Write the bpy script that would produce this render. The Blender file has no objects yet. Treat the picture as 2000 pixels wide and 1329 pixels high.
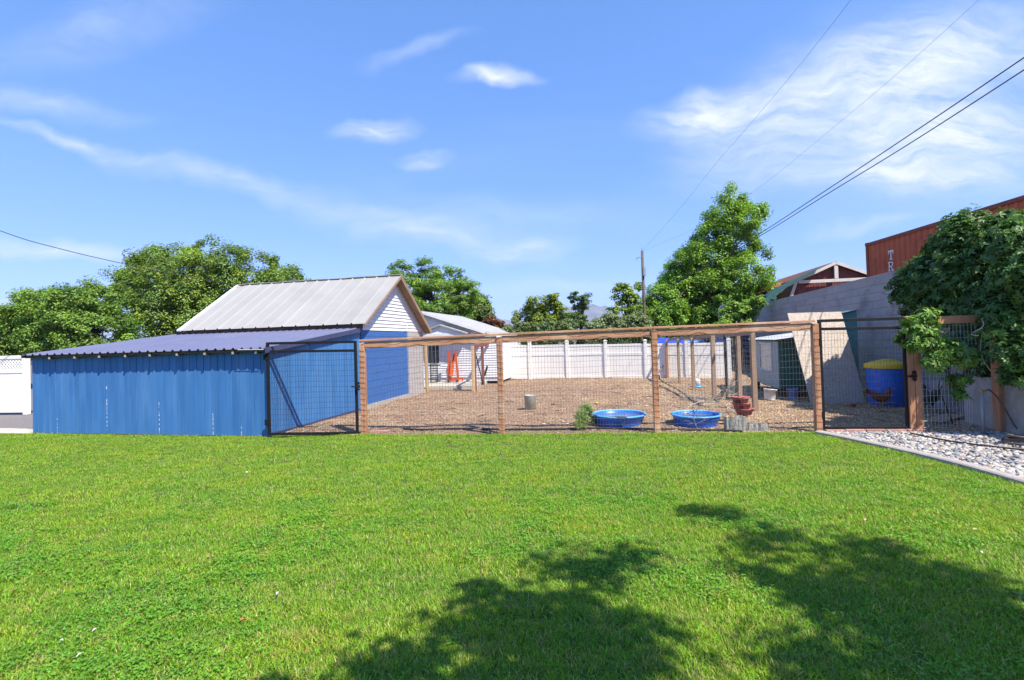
import bpy, math, random
import numpy as np
from mathutils import Vector, Matrix
random.seed(7); RNG = np.random.default_rng(11)
sc = bpy.context.scene; COL = sc.collection

# ------------------------------------------------------------------ camera
F = 950.0; H = 1.70; PITCH = math.radians(1.0); ROLL = math.atan(.03); PPY = 648.5
_c, _s = math.cos(ROLL), math.sin(ROLL)
_up = np.array([0, -math.sin(PITCH), math.cos(PITCH)]); _r = np.array([1., 0, 0])
CF = np.array([0, math.cos(PITCH), math.sin(PITCH)]); CR = _c*_r - _s*_up; CU = _s*_r + _c*_up
CAM = np.array([0, 0, H])
cd = bpy.data.cameras.new('camera'); cam = bpy.data.objects.new('camera', cd); COL.objects.link(cam)
cd.sensor_width = 36.0; cd.lens = 36.0*F/2000.0; cd.shift_y = (PPY-664.5)/2000.0
cd.clip_start = .05; cd.clip_end = 40000
cam.matrix_world = Matrix(((CR[0], CU[0], -CF[0], 0), (CR[1], CU[1], -CF[1], 0), (CR[2], CU[2], -CF[2], H), (0, 0, 0, 1)))
sc.camera = cam

# ------------------------------------------------------------------ sun, sky, exposure
SUN_AZ, SUN_EL = math.radians(138), math.radians(53)      # azimuth clockwise from +Y
SDIR = np.array([math.sin(SUN_AZ)*math.cos(SUN_EL), math.cos(SUN_AZ)*math.cos(SUN_EL), math.sin(SUN_EL)])
sl = bpy.data.lights.new('sun', 'SUN'); sl.energy = 5.0; sl.angle = math.radians(.53); sl.color = (1, .94, .84)
so = bpy.data.objects.new('sun', sl); COL.objects.link(so)
so.rotation_euler = Vector(-SDIR).to_track_quat('-Z', 'Y').to_euler()
so.location = (5, -8, 20)
vs = sc.view_settings; vs.view_transform = 'Standard'; vs.look = 'None'; vs.exposure = .82; vs.gamma = 1.0
try: vs.use_curve_mapping = False
except Exception: pass
SKY_STRENGTH = .142

def make_world():
    w = bpy.data.worlds.new('World'); sc.world = w; w.use_nodes = True
    nt = w.node_tree; nt.nodes.clear(); N = nt.nodes.new; L = nt.links.new
    out = N('ShaderNodeOutputWorld'); bg = N('ShaderNodeBackground'); bg.inputs[1].default_value = SKY_STRENGTH
    sky = N('ShaderNodeTexSky'); sky.sky_type = 'NISHITA'; sky.sun_disc = False
    sky.sun_elevation = SUN_EL; sky.sun_rotation = SUN_AZ; sky.altitude = 1400; sky.air_density = 1.0; sky.dust_density = .0; sky.ozone_density = 6.0
    tc = N('ShaderNodeTexCoord'); sep = N('ShaderNodeSeparateXYZ'); L(tc.outputs['Generated'], sep.inputs[0])
    def math_(op, a, b=None, clamp=False):
        n = N('ShaderNodeMath'); n.operation = op; n.use_clamp = clamp
        for i, q in enumerate((a, b)):
            if q is None: continue
            if isinstance(q, (int, float)): n.inputs[i].default_value = q
            else: L(q, n.inputs[i])
        return n.outputs[0]
    # high thin cloud laid on a flat ceiling: streaks foreshorten to the horizon all round
    zz = math_('MAXIMUM', math_('ADD', sep.outputs[2], .10), .04)
    cx = math_('DIVIDE', sep.outputs[0], zz); cy = math_('DIVIDE', sep.outputs[1], zz)
    cmb = N('ShaderNodeCombineXYZ'); L(cx, cmb.inputs[0]); L(cy, cmb.inputs[1])
    mp = N('ShaderNodeMapping'); mp.inputs['Rotation'].default_value = (0, 0, math.radians(24)); mp.inputs['Scale'].default_value = (.42, 1.25, 1); L(cmb.outputs[0], mp.inputs[0])
    n1 = N('ShaderNodeTexNoise'); n1.inputs['Scale'].default_value = 1.1; n1.inputs['Detail'].default_value = 8; n1.inputs['Roughness'].default_value = .58; n1.inputs['Distortion'].default_value = .35; L(mp.outputs[0], n1.inputs[0])
    r1 = N('ShaderNodeMapRange'); r1.inputs[1].default_value = .50; r1.inputs[2].default_value = .82; r1.inputs[4].default_value = .55; L(n1.outputs[0], r1.inputs[0])
    # distinct wisps: soft ovals in direction space, broken up by stretched noise
    yy = math_('MAXIMUM', sep.outputs[1], .02)
    ax = math_('DIVIDE', sep.outputs[0], yy); az = math_('DIVIDE', sep.outputs[2], yy)
    c2 = N('ShaderNodeCombineXYZ'); L(ax, c2.inputs[0]); L(az, c2.inputs[1])
    wn = N('ShaderNodeTexNoise'); wn.inputs['Scale'].default_value = 4.0; wn.inputs['Detail'].default_value = 7; L(c2.outputs[0], wn.inputs[0])
    wv = N('ShaderNodeVectorMath'); wv.operation = 'SUBTRACT'; L(wn.outputs['Color'], wv.inputs[0]); wv.inputs[1].default_value = (.5, .5, .5)
    ws = N('ShaderNodeVectorMath'); ws.operation = 'SCALE'; L(wv.outputs[0], ws.inputs[0]); ws.inputs['Scale'].default_value = .16
    wa = N('ShaderNodeVectorMath'); wa.operation = 'ADD'; L(c2.outputs[0], wa.inputs[0]); L(ws.outputs[0], wa.inputs[1])
    total = None
    wisps = [  # px, py, half length, half height, tilt(deg, up to the right), strength
        (150, 275, 240, 20, -17, .62), (470, 365, 340, 38, -18, .48), (850, 465, 300, 40, -12, .6), (1030, 490, 150, 24, 3, .45),
        (725, 257, 105, 34, 3, 1.0), (815, 318, 75, 26, 6, .8), (962, 160, 115, 24, 2, .95), (820, 95, 130, 28, 8, .32),
        (1370, 215, 190, 60, 12, .95), (1560, 210, 360, 130, 14, .62), (1840, 110, 330, 125, 16, .68), (1850, 265, 350, 100, 8, .85), (1790, 355, 270, 45, -6, .7), (1690, 442, 170, 18, 2, .42),
        (110, 480, 260, 30, -6, .85), (80, 200, 300, 36, -10, .34), (180, 60, 330, 70, 14, .25), (25, 595, 70, 22, 0, 1.1), (1520, 600, 75, 26, 10, 1.2), (1080, 550, 260, 24, 0, .3), (1750, 190, 520, 220, 12, .42), (1900, 330, 420, 120, 4, .4), (1500, 330, 330, 80, 8, .25), (1000, 430, 420, 60, -6, .2)]
    for (px, py, a, b, tilt, k) in wisps:
        d = CR*((px-1000)/F) - CU*((py-PPY)/F) + CF
        m = N('ShaderNodeMapping'); m.vector_type = 'TEXTURE'
        m.inputs['Location'].default_value = (d[0]/d[1], d[2]/d[1], 0); m.inputs['Rotation'].default_value = (0, 0, math.radians(tilt)+.03)
        m.inputs['Scale'].default_value = (a/F, b/F, 1); L(wa.outputs[0], m.inputs[0])
        g = N('ShaderNodeTexGradient'); g.gradient_type = 'SPHERICAL'; L(m.outputs[0], g.inputs[0])
        q = math_('MULTIPLY', math_('POWER', g.outputs['Fac'], 1.25), k)
        total = q if total is None else math_('ADD', total, q)
    fm = N('ShaderNodeMapping'); fm.inputs['Rotation'].default_value = (0, 0, math.radians(14)); fm.inputs['Scale'].default_value = (3.2, 13, 1); L(wa.outputs[0], fm.inputs[0])
    fn = N('ShaderNodeTexNoise'); fn.inputs['Scale'].default_value = 2.0; fn.inputs['Detail'].default_value = 10; fn.inputs['Roughness'].default_value = .66; fn.inputs['Distortion'].default_value = .2; L(fm.outputs[0], fn.inputs[0])
    fr = N('ShaderNodeMapRange'); fr.inputs[1].default_value = .30; fr.inputs[2].default_value = .72; fr.inputs[3].default_value = .28; fr.inputs[4].default_value = 1.25; L(fn.outputs[0], fr.inputs[0])
    gate = N('ShaderNodeMapRange'); gate.inputs[1].default_value = .02; gate.inputs[2].default_value = .2; L(sep.outputs[1], gate.inputs[0])
    total = math_('MULTIPLY', math_('MULTIPLY', total, fr.outputs[0]), gate.outputs[0])
    allc = math_('MULTIPLY', math_('ADD', total, math_('MULTIPLY', r1.outputs[0], .14)), 1.08, clamp=True)
    # the sky colour itself, slightly more saturated as in the processed photograph
    sr = N('ShaderNodeSeparateColor'); L(sky.outputs[0], sr.inputs[0]); cb = N('ShaderNodeCombineColor')      # the photograph's flat tone curve
    for k, (g_, a_) in enumerate(((.74, .90), (.56, 1.33), (.60, 2.06))): L(math_('MULTIPLY', math_('POWER', sr.outputs[k], g_), a_), cb.inputs[k])
    mx = N('ShaderNodeMix'); mx.data_type = 'RGBA'; L(allc, mx.inputs[0]); L(cb.outputs[0], mx.inputs[6]); mx.inputs[7].default_value = (3.9, 4.2, 4.5, 1)
    L(mx.outputs[2], bg.inputs[0]); L(bg.outputs[0], out.inputs[0])
make_world()

# ------------------------------------------------------------------ photo pixel -> place
def ray(px, py): return CR*((px-1000)/F) - CU*((py-PPY)/F) + CF
def G(px, py, z=0.):
    d = ray(px, py); return CAM + d*((z-H)/d[2])
def P(px, py, Y):
    d = ray(px, py); return CAM + d*(Y/d[1])
def onplane(px, py, p0, n):
    d = ray(px, py); return CAM + d*(((p0-CAM)@n)/(d@n))
A3 = lambda x, y, z=0.: np.array([x, y, z], float)
X, Y_, Z = A3(1, 0), A3(0, 1), A3(0, 0, 1)
def unit(a): return a/np.linalg.norm(a)
def perp(d): return A3(-d[1], d[0])

# ------------------------------------------------------------------ materials
def new_mat(name):
    m = bpy.data.materials.new(name); m.use_nodes = True; nt = m.node_tree; nt.nodes.clear()
    out = nt.nodes.new('ShaderNodeOutputMaterial'); b = nt.nodes.new('ShaderNodeBsdfPrincipled'); nt.links.new(b.outputs[0], out.inputs[0])
    return m, nt, b, out
def pm(name, c1, c2=None, scale=6., rough=.7, bump=.0, bscale=None, stretch=(1, 1, 1), metal=0., spec=.35, lo=.35, hi=.68, piece=.0, c3=None, s3=1.2, t3=(.55, .7), detail=6, rvar=.0, coord='world', stretch3=(1, 1, 1)):
    m, nt, b, out = new_mat(name); N = nt.nodes.new; L = nt.links.new
    geo = N('ShaderNodeNewGeometry'); tcn = N('ShaderNodeTexCoord')
    src = geo.outputs['Position'] if coord == 'world' else tcn.outputs['Object']
    def noise(sc_, st, det=6):
        mp = N('ShaderNodeMapping'); mp.inputs['Scale'].default_value = st; L(src, mp.inputs[0])
        n = N('ShaderNodeTexNoise'); n.inputs['Scale'].default_value = sc_; n.inputs['Detail'].default_value = det; n.inputs['Roughness'].default_value = .6; L(mp.outputs[0], n.inputs[0]); return n
    n1 = noise(scale, stretch, detail)
    mr = N('ShaderNodeMapRange'); mr.inputs[1].default_value = lo; mr.inputs[2].default_value = hi; L(n1.outputs[0], mr.inputs[0])
    mix = N('ShaderNodeMix'); mix.data_type = 'RGBA'; L(mr.outputs[0], mix.inputs[0])
    mix.inputs[6].default_value = (*c1, 1); mix.inputs[7].default_value = (*(c2 or c1), 1); colr = mix.outputs[2]
    if c3:
        n3 = noise(s3, stretch3, 5); m3 = N('ShaderNodeMapRange'); m3.inputs[1].default_value = t3[0]; m3.inputs[2].default_value = t3[1]; L(n3.outputs[0], m3.inputs[0])
        x3 = N('ShaderNodeMix'); x3.data_type = 'RGBA'; L(m3.outputs[0], x3.inputs[0]); L(colr, x3.inputs[6]); x3.inputs[7].default_value = (*c3, 1); colr = x3.outputs[2]
    if piece:
        oi = N('ShaderNodeObjectInfo'); pr = N('ShaderNodeMapRange'); pr.inputs[3].default_value = 1-piece; pr.inputs[4].default_value = 1+piece; L(oi.outputs['Random'], pr.inputs[0])
        hv = N('ShaderNodeHueSaturation'); L(pr.outputs[0], hv.inputs['Value']); L(colr, hv.inputs['Color']); colr = hv.outputs[0]
    L(colr, b.inputs['Base Color'])
    b.inputs['Metallic'].default_value = metal; b.inputs['Specular IOR Level'].default_value = spec
    if rvar:
        rr = N('ShaderNodeMapRange'); rr.inputs[3].default_value = rough-rvar; rr.inputs[4].default_value = rough+rvar; L(n1.outputs[0], rr.inputs[0]); L(rr.outputs[0], b.inputs['Roughness'])
    else: b.inputs['Roughness'].default_value = rough
    if bump:
        nb = noise(bscale or scale*4, stretch, 5); bm = N('ShaderNodeBump'); bm.inputs['Strength'].default_value = bump; bm.inputs['Distance'].default_value = .02; L(nb.outputs[0], bm.inputs['Height']); L(bm.outputs[0], b.inputs['Normal'])
    return m
def leafmat(name, trans=.3, rough=.45, gain=(1.25, 1.35, .55), spec=.35):
    m, nt, b, out = new_mat(name); N = nt.nodes.new; L = nt.links.new
    at = N('ShaderNodeAttribute'); at.attribute_name = 'Col'; L(at.outputs['Color'], b.inputs['Base Color'])
    b.inputs['Roughness'].default_value = rough; b.inputs['Specular IOR Level'].default_value = spec
    tr = N('ShaderNodeBsdfTranslucent'); mu = N('ShaderNodeMix'); mu.data_type = 'RGBA'; mu.blend_type = 'MULTIPLY'; mu.inputs[0].default_value = 1
    L(at.outputs['Color'], mu.inputs[6]); mu.inputs[7].default_value = (*gain, 1); L(mu.outputs[2], tr.inputs[0])
    ms = N('ShaderNodeMixShader'); ms.inputs[0].default_value = trans; L(b.outputs[0], ms.inputs[1]); L(tr.outputs[0], ms.inputs[2]); L(ms.outputs[0], out.inputs[0])
    return m
def grassmat():
    m, nt, b, out = new_mat('lawn_blades'); N = nt.nodes.new; L = nt.links.new
    geo = N('ShaderNodeNewGeometry'); at = N('ShaderNodeAttribute'); at.attribute_name = 'Col'
    def noise(s, st, d=4):
        mp = N('ShaderNodeMapping'); mp.inputs['Scale'].default_value = st; L(geo.outputs['Position'], mp.inputs[0])
        n = N('ShaderNodeTexNoise'); n.inputs['Scale'].default_value = s; n.inputs['Detail'].default_value = d; L(mp.outputs[0], n.inputs[0]); return n.outputs[0]
    def rng(x, a, c, lo=0., hi=1.):
        r = N('ShaderNodeMapRange'); r.inputs[1].default_value = a; r.inputs[2].default_value = c; r.inputs[3].default_value = lo; r.inputs[4].default_value = hi; L(x, r.inputs[0]); return r.outputs[0]
    def mixc(f, a, c, blend='MIX'):
        x = N('ShaderNodeMix'); x.data_type = 'RGBA'; x.blend_type = blend
        if isinstance(f, float): x.inputs[0].default_value = f
        else: L(f, x.inputs[0])
        for i, q in ((6, a), (7, c)):
            if isinstance(q, tuple): x.inputs[i].default_value = (*q, 1)
            else: L(q, x.inputs[i])
        return x.outputs[2]
    c = mixc(rng(noise(1.3, (1, 1, 0)), .42, .66), at.outputs['Color'], mixc(1.0, at.outputs['Color'], (1.22, 1.06, .8), 'MULTIPLY'))      # yellower patches
    c = mixc(rng(noise(5.0, (1, 1, 0)), .56, .74, 0., .55), c, (.44, .38, .12))                                                             # dry straw patches
    c = mixc(rng(noise(2.6, (.25, 2.4, 0)), .46, .66, 0., .85), c, mixc(1.0, c, (.74, .86, .8), 'MULTIPLY'))                                   # mower passes, clover
    L(c, b.inputs['Base Color']); b.inputs['Roughness'].default_value = .5; b.inputs['Specular IOR Level'].default_value = .3
    tr = N('ShaderNodeBsdfTranslucent'); L(mixc(1.0, c, (1.5, 1.5, .5), 'MULTIPLY'), tr.inputs[0])
    ms = N('ShaderNodeMixShader'); ms.inputs[0].default_value = .33; L(b.outputs[0], ms.inputs[1]); L(tr.outputs[0], ms.inputs[2]); L(ms.outputs[0], out.inputs[0])
    return m
MT = dict(
    dirt=pm('dry_ground', (.17, .13, .09), (.10, .09, .05), 1.5, .95, .3),
    soil=pm('lawn_soil', (.045, .085, .018), (.08, .10, .03), 5, .95, .4, 60, c3=(.13, .11, .05), s3=3),
    chips=pm('wood_chip_bed', (.305, .197, .125), (.19, .117, .073), 26, .95, .8, 70, c3=(.37, .255, .155), s3=1.1, t3=(.45, .75)),
    asphalt=pm('asphalt', (.16, .145, .14), (.22, .195, .18), 18, .95, .4, 120),
    concrete=pm('pale_concrete', (.52, .47, .39), (.42, .38, .32), 5, .9, .25, 80, c3=(.30, .27, .23), s3=2.5),
    curb=pm('concrete_edging', (.42, .37, .33), (.32, .28, .25), 9, .9, .3, 90),
    blue=pm('blue_board_paint', (.036, .140, .345), (.052, .178, .405), 2.2, .62, .25, 30, stretch=(3, 3, .35), piece=.05, c3=(.075, .205, .43), s3=1.4, t3=(.5, .72), stretch3=(2.2, 2.2, .3)),
    blueblock=pm('blue_block_paint', (.028, .105, .32), (.036, .125, .36), 5, .6, .3, 40),
    bluedark=pm('blue_wall_core', (.012, .06, .2), (.015, .07, .22), 4, .8),
    seam=pm('chipped_seam_filler', (.03, .15, .42), (.62, .64, .66), 26, .7, .0, stretch=(1, 1, .9), lo=.50, hi=.56),
    navyroof=pm('navy_ribbed_metal', (.13, .138, .225), (.148, .156, .245), 1.2, .42, .0, spec=.5, c3=(.17, .18, .27), s3=.8),
    navytrim=pm('navy_trim', (.045, .05, .11), (.06, .065, .13), 3, .45),
    tanroof=pm('weathered_tan_metal', (.31, .298, .278), (.335, .323, .302), 1.1, .55, .0, c3=(.28, .268, .248), s3=.9, t3=(.52, .75), piece=.04, spec=.4),
    whitetrim=pm('white_trim', (.66, .66, .65), (.58, .58, .58), 4, .6),
    oldwood=pm('dark_old_wood', (.075, .05, .035), (.15, .10, .065), 5, .9, .4, 40, stretch=(1, 1, 1)),
    tanwood=pm('brown_fascia', (.30, .20, .135), (.22, .14, .09), 5, .85, .2),
    siding=pm('white_lap_siding', (.72, .72, .73), (.66, .66, .68), 3, .55, piece=.02),
    block=pm('bare_grey_block', (.40, .37, .35), (.33, .30, .285), 7, .9, .4, 60),
    found=pm('footing_concrete', (.40, .37, .34), (.30, .28, .26), 8, .9, .3),
    wallblock=pm('retaining_block', (.36, .33, .325), (.315, .29, .285), 3, .92, .35, 50, piece=.07, c3=(.22, .20, .195), s3=1.5),
    mortar=pm('mortar', (.27, .25, .24), (.22, .205, .20), 9, .95),
    redwood=pm('stained_redwood', (.50, .24, .125), (.37, .165, .082), 3.2, .72, .3, 24, stretch=(2.5, 2.5, .5), piece=.12, c3=(.56, .34, .21), s3=2.2),
    railwood=pm('stained_rail', (.48, .25, .14), (.34, .16, .085), 3.0, .72, .3, 24, stretch=(.5, 2, 4), piece=.1, c3=(.55, .34, .215), s3=2),
    palewood=pm('pale_lumber', (.52, .36, .20), (.42, .28, .155), 4, .8, .25, 30, stretch=(2.5, 2.5, .4), piece=.12),
    greywood=pm('weathered_lumber', (.40, .27, .175), (.30, .20, .135), 4, .85, .3, 30, stretch=(2.5, 2.5, .4), piece=.12),
    brownpaint=pm('brown_gate_paint', (.23, .075, .042), (.17, .05, .03), 4, .7, .2),
    blackmetal=pm('black_powder_coat', (.008, .008, .009), (.014, .014, .015), 8, .6, spec=.2),
    wire=pm('galvanised_wire', (.10, .095, .09), (.16, .155, .15), 8, .55, metal=.4),
    wirelight=pm('bright_wire', (.50, .50, .49), (.40, .40, .40), 8, .5, metal=.3),
    wiredark=pm('dark_wire', (.02, .02, .02), (.04, .037, .034), 8, .6),
    vinyl=pm('white_vinyl', (.80, .77, .705), (.75, .72, .66), 2.0, .45, piece=.015, c3=(.64, .61, .57), s3=1.6, t3=(.58, .8)),
    houseroof=pm('pale_roofing', (.38, .37, .36), (.31, .30, .295), 3, .8, .2, c3=(.38, .36, .34), s3=1.2),
    glass=pm('dark_glass', (.02, .025, .03), (.03, .035, .04), 2, .08, spec=.6),
    paleglass=pm('dusty_pane', (.36, .34, .31), (.28, .26, .24), 3, .25, spec=.5),
    orange=pm('orange_enamel', (.75, .13, .015), (.62, .10, .015), 6, .4),
    redorange=pm('faded_red_enamel', (.52, .085, .03), (.42, .065, .025), 6, .45),
    poolblue=pm('blue_plastic', (.018, .13, .60), (.022, .16, .64), 3, .38, spec=.5),
    poolrim=pm('blue_plastic_rim', (.10, .40, .78), (.12, .44, .80), 3, .35, spec=.5),
    water=pm('murky_water', (.11, .13, .10), (.15, .16, .12), 4, .06, spec=.6),
    galv=pm('dented_galvanised', (.40, .40, .36), (.28, .29, .25), 9, .55, .3, 30, metal=.25, c3=(.40, .38, .17), s3=6),
    barrel=pm('barrel_blue', (.02, .125, .55), (.025, .15, .60), 3, .4, spec=.5),
    yellow=pm('yellow_plastic', (.78, .53, .03), (.70, .47, .03), 3, .42),
    osb=pm('strand_board', (.50, .42, .345), (.39, .315, .25), 42, .85, .35, 60, stretch=(1, 1, .55), lo=.42, hi=.58, c3=(.57, .50, .43), s3=24, t3=(.52, .62)),
    teal=pm('teal_panel', (.075, .20, .20), (.095, .24, .235), 2, .6),
    coopgrey=pm('grey_green_siding', (.34, .40, .40), (.29, .345, .35), 3, .6, .15),
    coopgreen=pm('coop_green', (.028, .10, .082), (.038, .13, .105), 3, .6),
    galvroof=pm('galvanised_roof', (.55, .56, .57), (.44, .45, .46), 3, .4, metal=.4),
    whiteplastic=pm('white_plastic', (.72, .72, .71), (.60, .59, .57), 6, .5),
    bluepale=pm('pale_blue_plastic', (.20, .27, .50), (.16, .22, .44), 5, .5),
    terra=pm('maroon_plastic', (.44, .14, .12), (.36, .105, .09), 5, .55),
    stonegrey=pm('split_log_grey', (.38, .355, .31), (.26, .24, .21), 7, .95, .7, 30, stretch=(2, 2, .6)),
    brick=pm('red_paver', (.44, .24, .19), (.35, .18, .145), 10, .9, .4, 70, piece=.12),
    hose=pm('black_hose', (.016, .015, .014), (.028, .026, .024), 8, .6),
    hosebrown=pm('brown_hose', (.14, .105, .08), (.10, .075, .055), 8, .55),
    pvc=pm('grey_pipe', (.27, .29, .31), (.22, .24, .26), 6, .45),
    brass=pm('brass', (.45, .28, .09), (.38, .23, .07), 8, .4, metal=.7),
    bark=pm('bark', (.115, .085, .062), (.07, .052, .04), 8, .95, .6, 30, stretch=(3, 3, .5)),
    twig=pm('dry_branch', (.46, .40, .33), (.34, .28, .22), 12, .9),
    pole=pm('utility_pole_wood', (.14, .115, .10), (.10, .08, .07), 6, .95, .4, stretch=(3, 3, .3)),
    rust=pm('container_orange', (.52, .115, .042), (.44, .095, .037), 1.6, .6, .0, c3=(.34, .07, .03), s3=1.3),
    rustdark=pm('container_frame', (.30, .075, .035), (.20, .06, .035), 2.5, .7),
    letter=pm('white_letter', (.74, .73, .72), (.66, .65, .64), 4, .6),
    barnred=pm('barn_red', (.19, .052, .046), (.13, .037, .034), 4, .8, .2, piece=.16),
    barnroof=pm('barn_shingle', (.19, .062, .038), (.14, .046, .03), 8, .9, .4, 40),
    orangeroof=pm('rust_roof', (.45, .14, .055), (.38, .115, .045), 2, .7),
    palebeam=pm('cream_trim', (.60, .54, .48), (.50, .45, .39), 4, .75),
    tarp=pm('teal_tarp', (.022, .075, .078), (.03, .095, .095), 4, .7, .5, 12),
    bluetarp=pm('blue_tarp', (.025, .06, .50), (.03, .08, .56), 4, .45, .4, 10),
    blueroof=pm('blue_corrugated', (.08, .20, .52), (.10, .235, .56), 3, .45),
    mount=pm('mountain_rock', (.17, .14, .12), (.07, .08, .055), .004, .95, lo=.42, hi=.6),
    hen=pm('rust_feather', (.26, .085, .025), (.15, .045, .016), 22, .75, .4, 60),
    hendark=pm('black_feather', (.02, .018, .017), (.04, .033, .028), 18, .6, .4, 60),
    comb=pm('comb_red', (.45, .02, .02), (.35, .02, .02), 9, .6),
    henleg=pm('hen_leg', (.42, .28, .08), (.32, .20, .06), 9, .7),
    leaf=leafmat('leaf', .30), vine=leafmat('glossy_leaf', .25, .45, spec=.4), weed=leafmat('fine_leaf', .25, .6), straw=leafmat('straw_strand', .1, .8, (1, 1, 1)),
    grass=grassmat(),
)
def rocks(name, ramp):
    m, nt, b, out = new_mat(name); N = nt.nodes.new; L = nt.links.new
    at = N('ShaderNodeAttribute'); at.attribute_name = 'Col'; geo = N('ShaderNodeNewGeometry')
    n = N('ShaderNodeTexNoise'); n.inputs['Scale'].default_value = 60; n.inputs['Detail'].default_value = 5; L(geo.outputs['Position'], n.inputs[0])
    r = N('ShaderNodeMapRange'); r.inputs[3].default_value = .72; r.inputs[4].default_value = 1.25; L(n.outputs[0], r.inputs[0])
    h = N('ShaderNodeHueSaturation'); L(r.outputs[0], h.inputs['Value']); L(at.outputs['Color'], h.inputs['Color']); L(h.outputs[0], b.inputs['Base Color']); b.inputs['Roughness'].default_value = .8
    return m
MT['rock'] = rocks('river_stone', None)
MT['chip'] = rocks('wood_chip', None)

# ------------------------------------------------------------------ mesh building
WO = {}
def empty(name, loc, label=None, cat=None, group=None):
    o = bpy.data.objects.new(name, None); COL.objects.link(o); o.location = tuple(loc); o.empty_display_size = .2; WO[o] = np.array(loc, float)
    return tag(o, label, cat, group)
def tag(o, label=None, cat=None, group=None, kind=None):
    if label: o['label'] = label
    if cat: o['category'] = cat
    if group: o['group'] = group
    if kind: o['kind'] = kind
    return o
def setparent(o, parent, world):
    WO[o] = np.array(world, float); o.location = tuple(WO[o]-(WO[parent] if parent is not None else 0))
    if parent is not None: o.parent = parent
class MB:
    def __init__(s): s.v = []; s.f = []
    def add(s, vs, fs):
        n = len(s.v); s.v += [tuple(map(float, q)) for q in vs]; s.f += [tuple(i+n for i in f) for f in fs]; return s
    def box(s, c, dx, dy, dz, ax=X, ay=Y_, az=Z):
        c = np.array(c, float); vs = [c + ax*dx*i/2 + ay*dy*j/2 + az*dz*k/2 for k in (-1, 1) for j in (-1, 1) for i in (-1, 1)]
        return s.add(vs, [(0, 2, 3, 1), (4, 5, 7, 6), (0, 1, 5, 4), (2, 6, 7, 3), (0, 4, 6, 2), (1, 3, 7, 5)])
    def bar(s, p, q, w, h, up=Z):
        p, q = np.array(p, float), np.array(q, float); d = q-p; l = np.linalg.norm(d); d = d/l
        side = np.cross(d, up)
        if np.linalg.norm(side) < 1e-4: side = np.cross(d, X)
        side = unit(side); u2 = np.cross(side, d)
        return s.box((p+q)/2, l, w, h, d, side, u2)
    def tube(s, pts, r, n=6, cap=True):
        pts = [np.array(p, float) for p in pts]; m = len(pts); rr = r if hasattr(r, '__len__') else [r]*m
        d0 = pts[1]-pts[0]; ref = X if abs(unit(d0)[2]) > .8 else Z; vs = []
        for i, p in enumerate(pts):
            d = unit(pts[min(i+1, m-1)]-pts[max(i-1, 0)]); a = np.cross(d, ref)
            if np.linalg.norm(a) < 1e-3: a = np.cross(d, Y_)
            a = unit(a); b = np.cross(d, a)
            for k in range(n): t = 2*math.pi*k/n; vs.append(p + rr[i]*(math.cos(t)*a + math.sin(t)*b))
        fs = [(i*n+k, i*n+(k+1) % n, (i+1)*n+(k+1) % n, (i+1)*n+k) for i in range(m-1) for k in range(n)]
        if cap: fs += [tuple(range(n))[::-1], tuple((m-1)*n+k for k in range(n))]
        return s.add(vs, fs)
    def lathe(s, c, prof, n=32, closed=False, sx=1., sy=1.):
        c = np.array(c, float); vs = []; m = len(prof)
        for (r, z) in prof:
            for k in range(n): t = 2*math.pi*k/n; vs.append(c + A3(r*sx*math.cos(t), r*sy*math.sin(t), z))
        fs = [(i*n+k, i*n+(k+1) % n, (i+1)*n+(k+1) % n, (i+1)*n+k) for i in range(m-1) for k in range(n)]
        if prof[0][0] > 1e-4 and not closed: fs.append(tuple(range(n))[::-1])
        if prof[-1][0] > 1e-4 and not closed: fs.append(tuple((m-1)*n+k for k in range(n)))
        return s.add(vs, fs)
    def prism(s, poly, ext):
        n = len(poly); a = [np.array(p, float) for p in poly]; vs = a + [p+ext for p in a]
        return s.add(vs, [tuple(range(n))[::-1], tuple(range(n, 2*n))] + [(i, (i+1) % n, n+(i+1) % n, n+i) for i in range(n)])
    def build(s, name, mat, parent=None, smooth=False, bevel=0., label=None, cat=None, group=None, kind=None, fix=True):
        v = np.array(s.v); o0 = (v.min(0)+v.max(0))/2; o0[2] = v[:, 2].min()
        me = bpy.data.meshes.new(name); me.from_pydata((v-o0).tolist(), [], s.f)
        if fix:
            import bmesh
            bm = bmesh.new(); bm.from_mesh(me); bmesh.ops.recalc_face_normals(bm, faces=bm.faces); bm.to_mesh(me); bm.free()
        me.materials.append(MT[mat] if isinstance(mat, str) else mat)
        if smooth: me.polygons.foreach_set('use_smooth', [True]*len(me.polygons))
        o = bpy.data.objects.new(name, me); COL.objects.link(o); setparent(o, parent, o0)
        if bevel:
            b = o.modifiers.new('bevel', 'BEVEL'); b.width = bevel; b.segments = 1; b.limit_method = 'ANGLE'
        return tag(o, label, cat, group, kind)
def inst(src, name, world, parent, rotz=0., scale=(1, 1, 1), rot=None):
    o = bpy.data.objects.new(name, src.data); COL.objects.link(o); setparent(o, parent, world)
    o.rotation_euler = rot if rot is not None else (0, 0, rotz); o.scale = scale
    return o
def sheet(name, poly, z, mat, kind='structure', **k):
    m = MB(); m.add([A3(p[0], p[1], z) for p in poly], [tuple(range(len(poly)))]); o = m.build(name, mat, kind=kind, fix=False, **k)
    if o.data.polygons[0].normal.z < 0: o.data.flip_normals()
    return o
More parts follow.
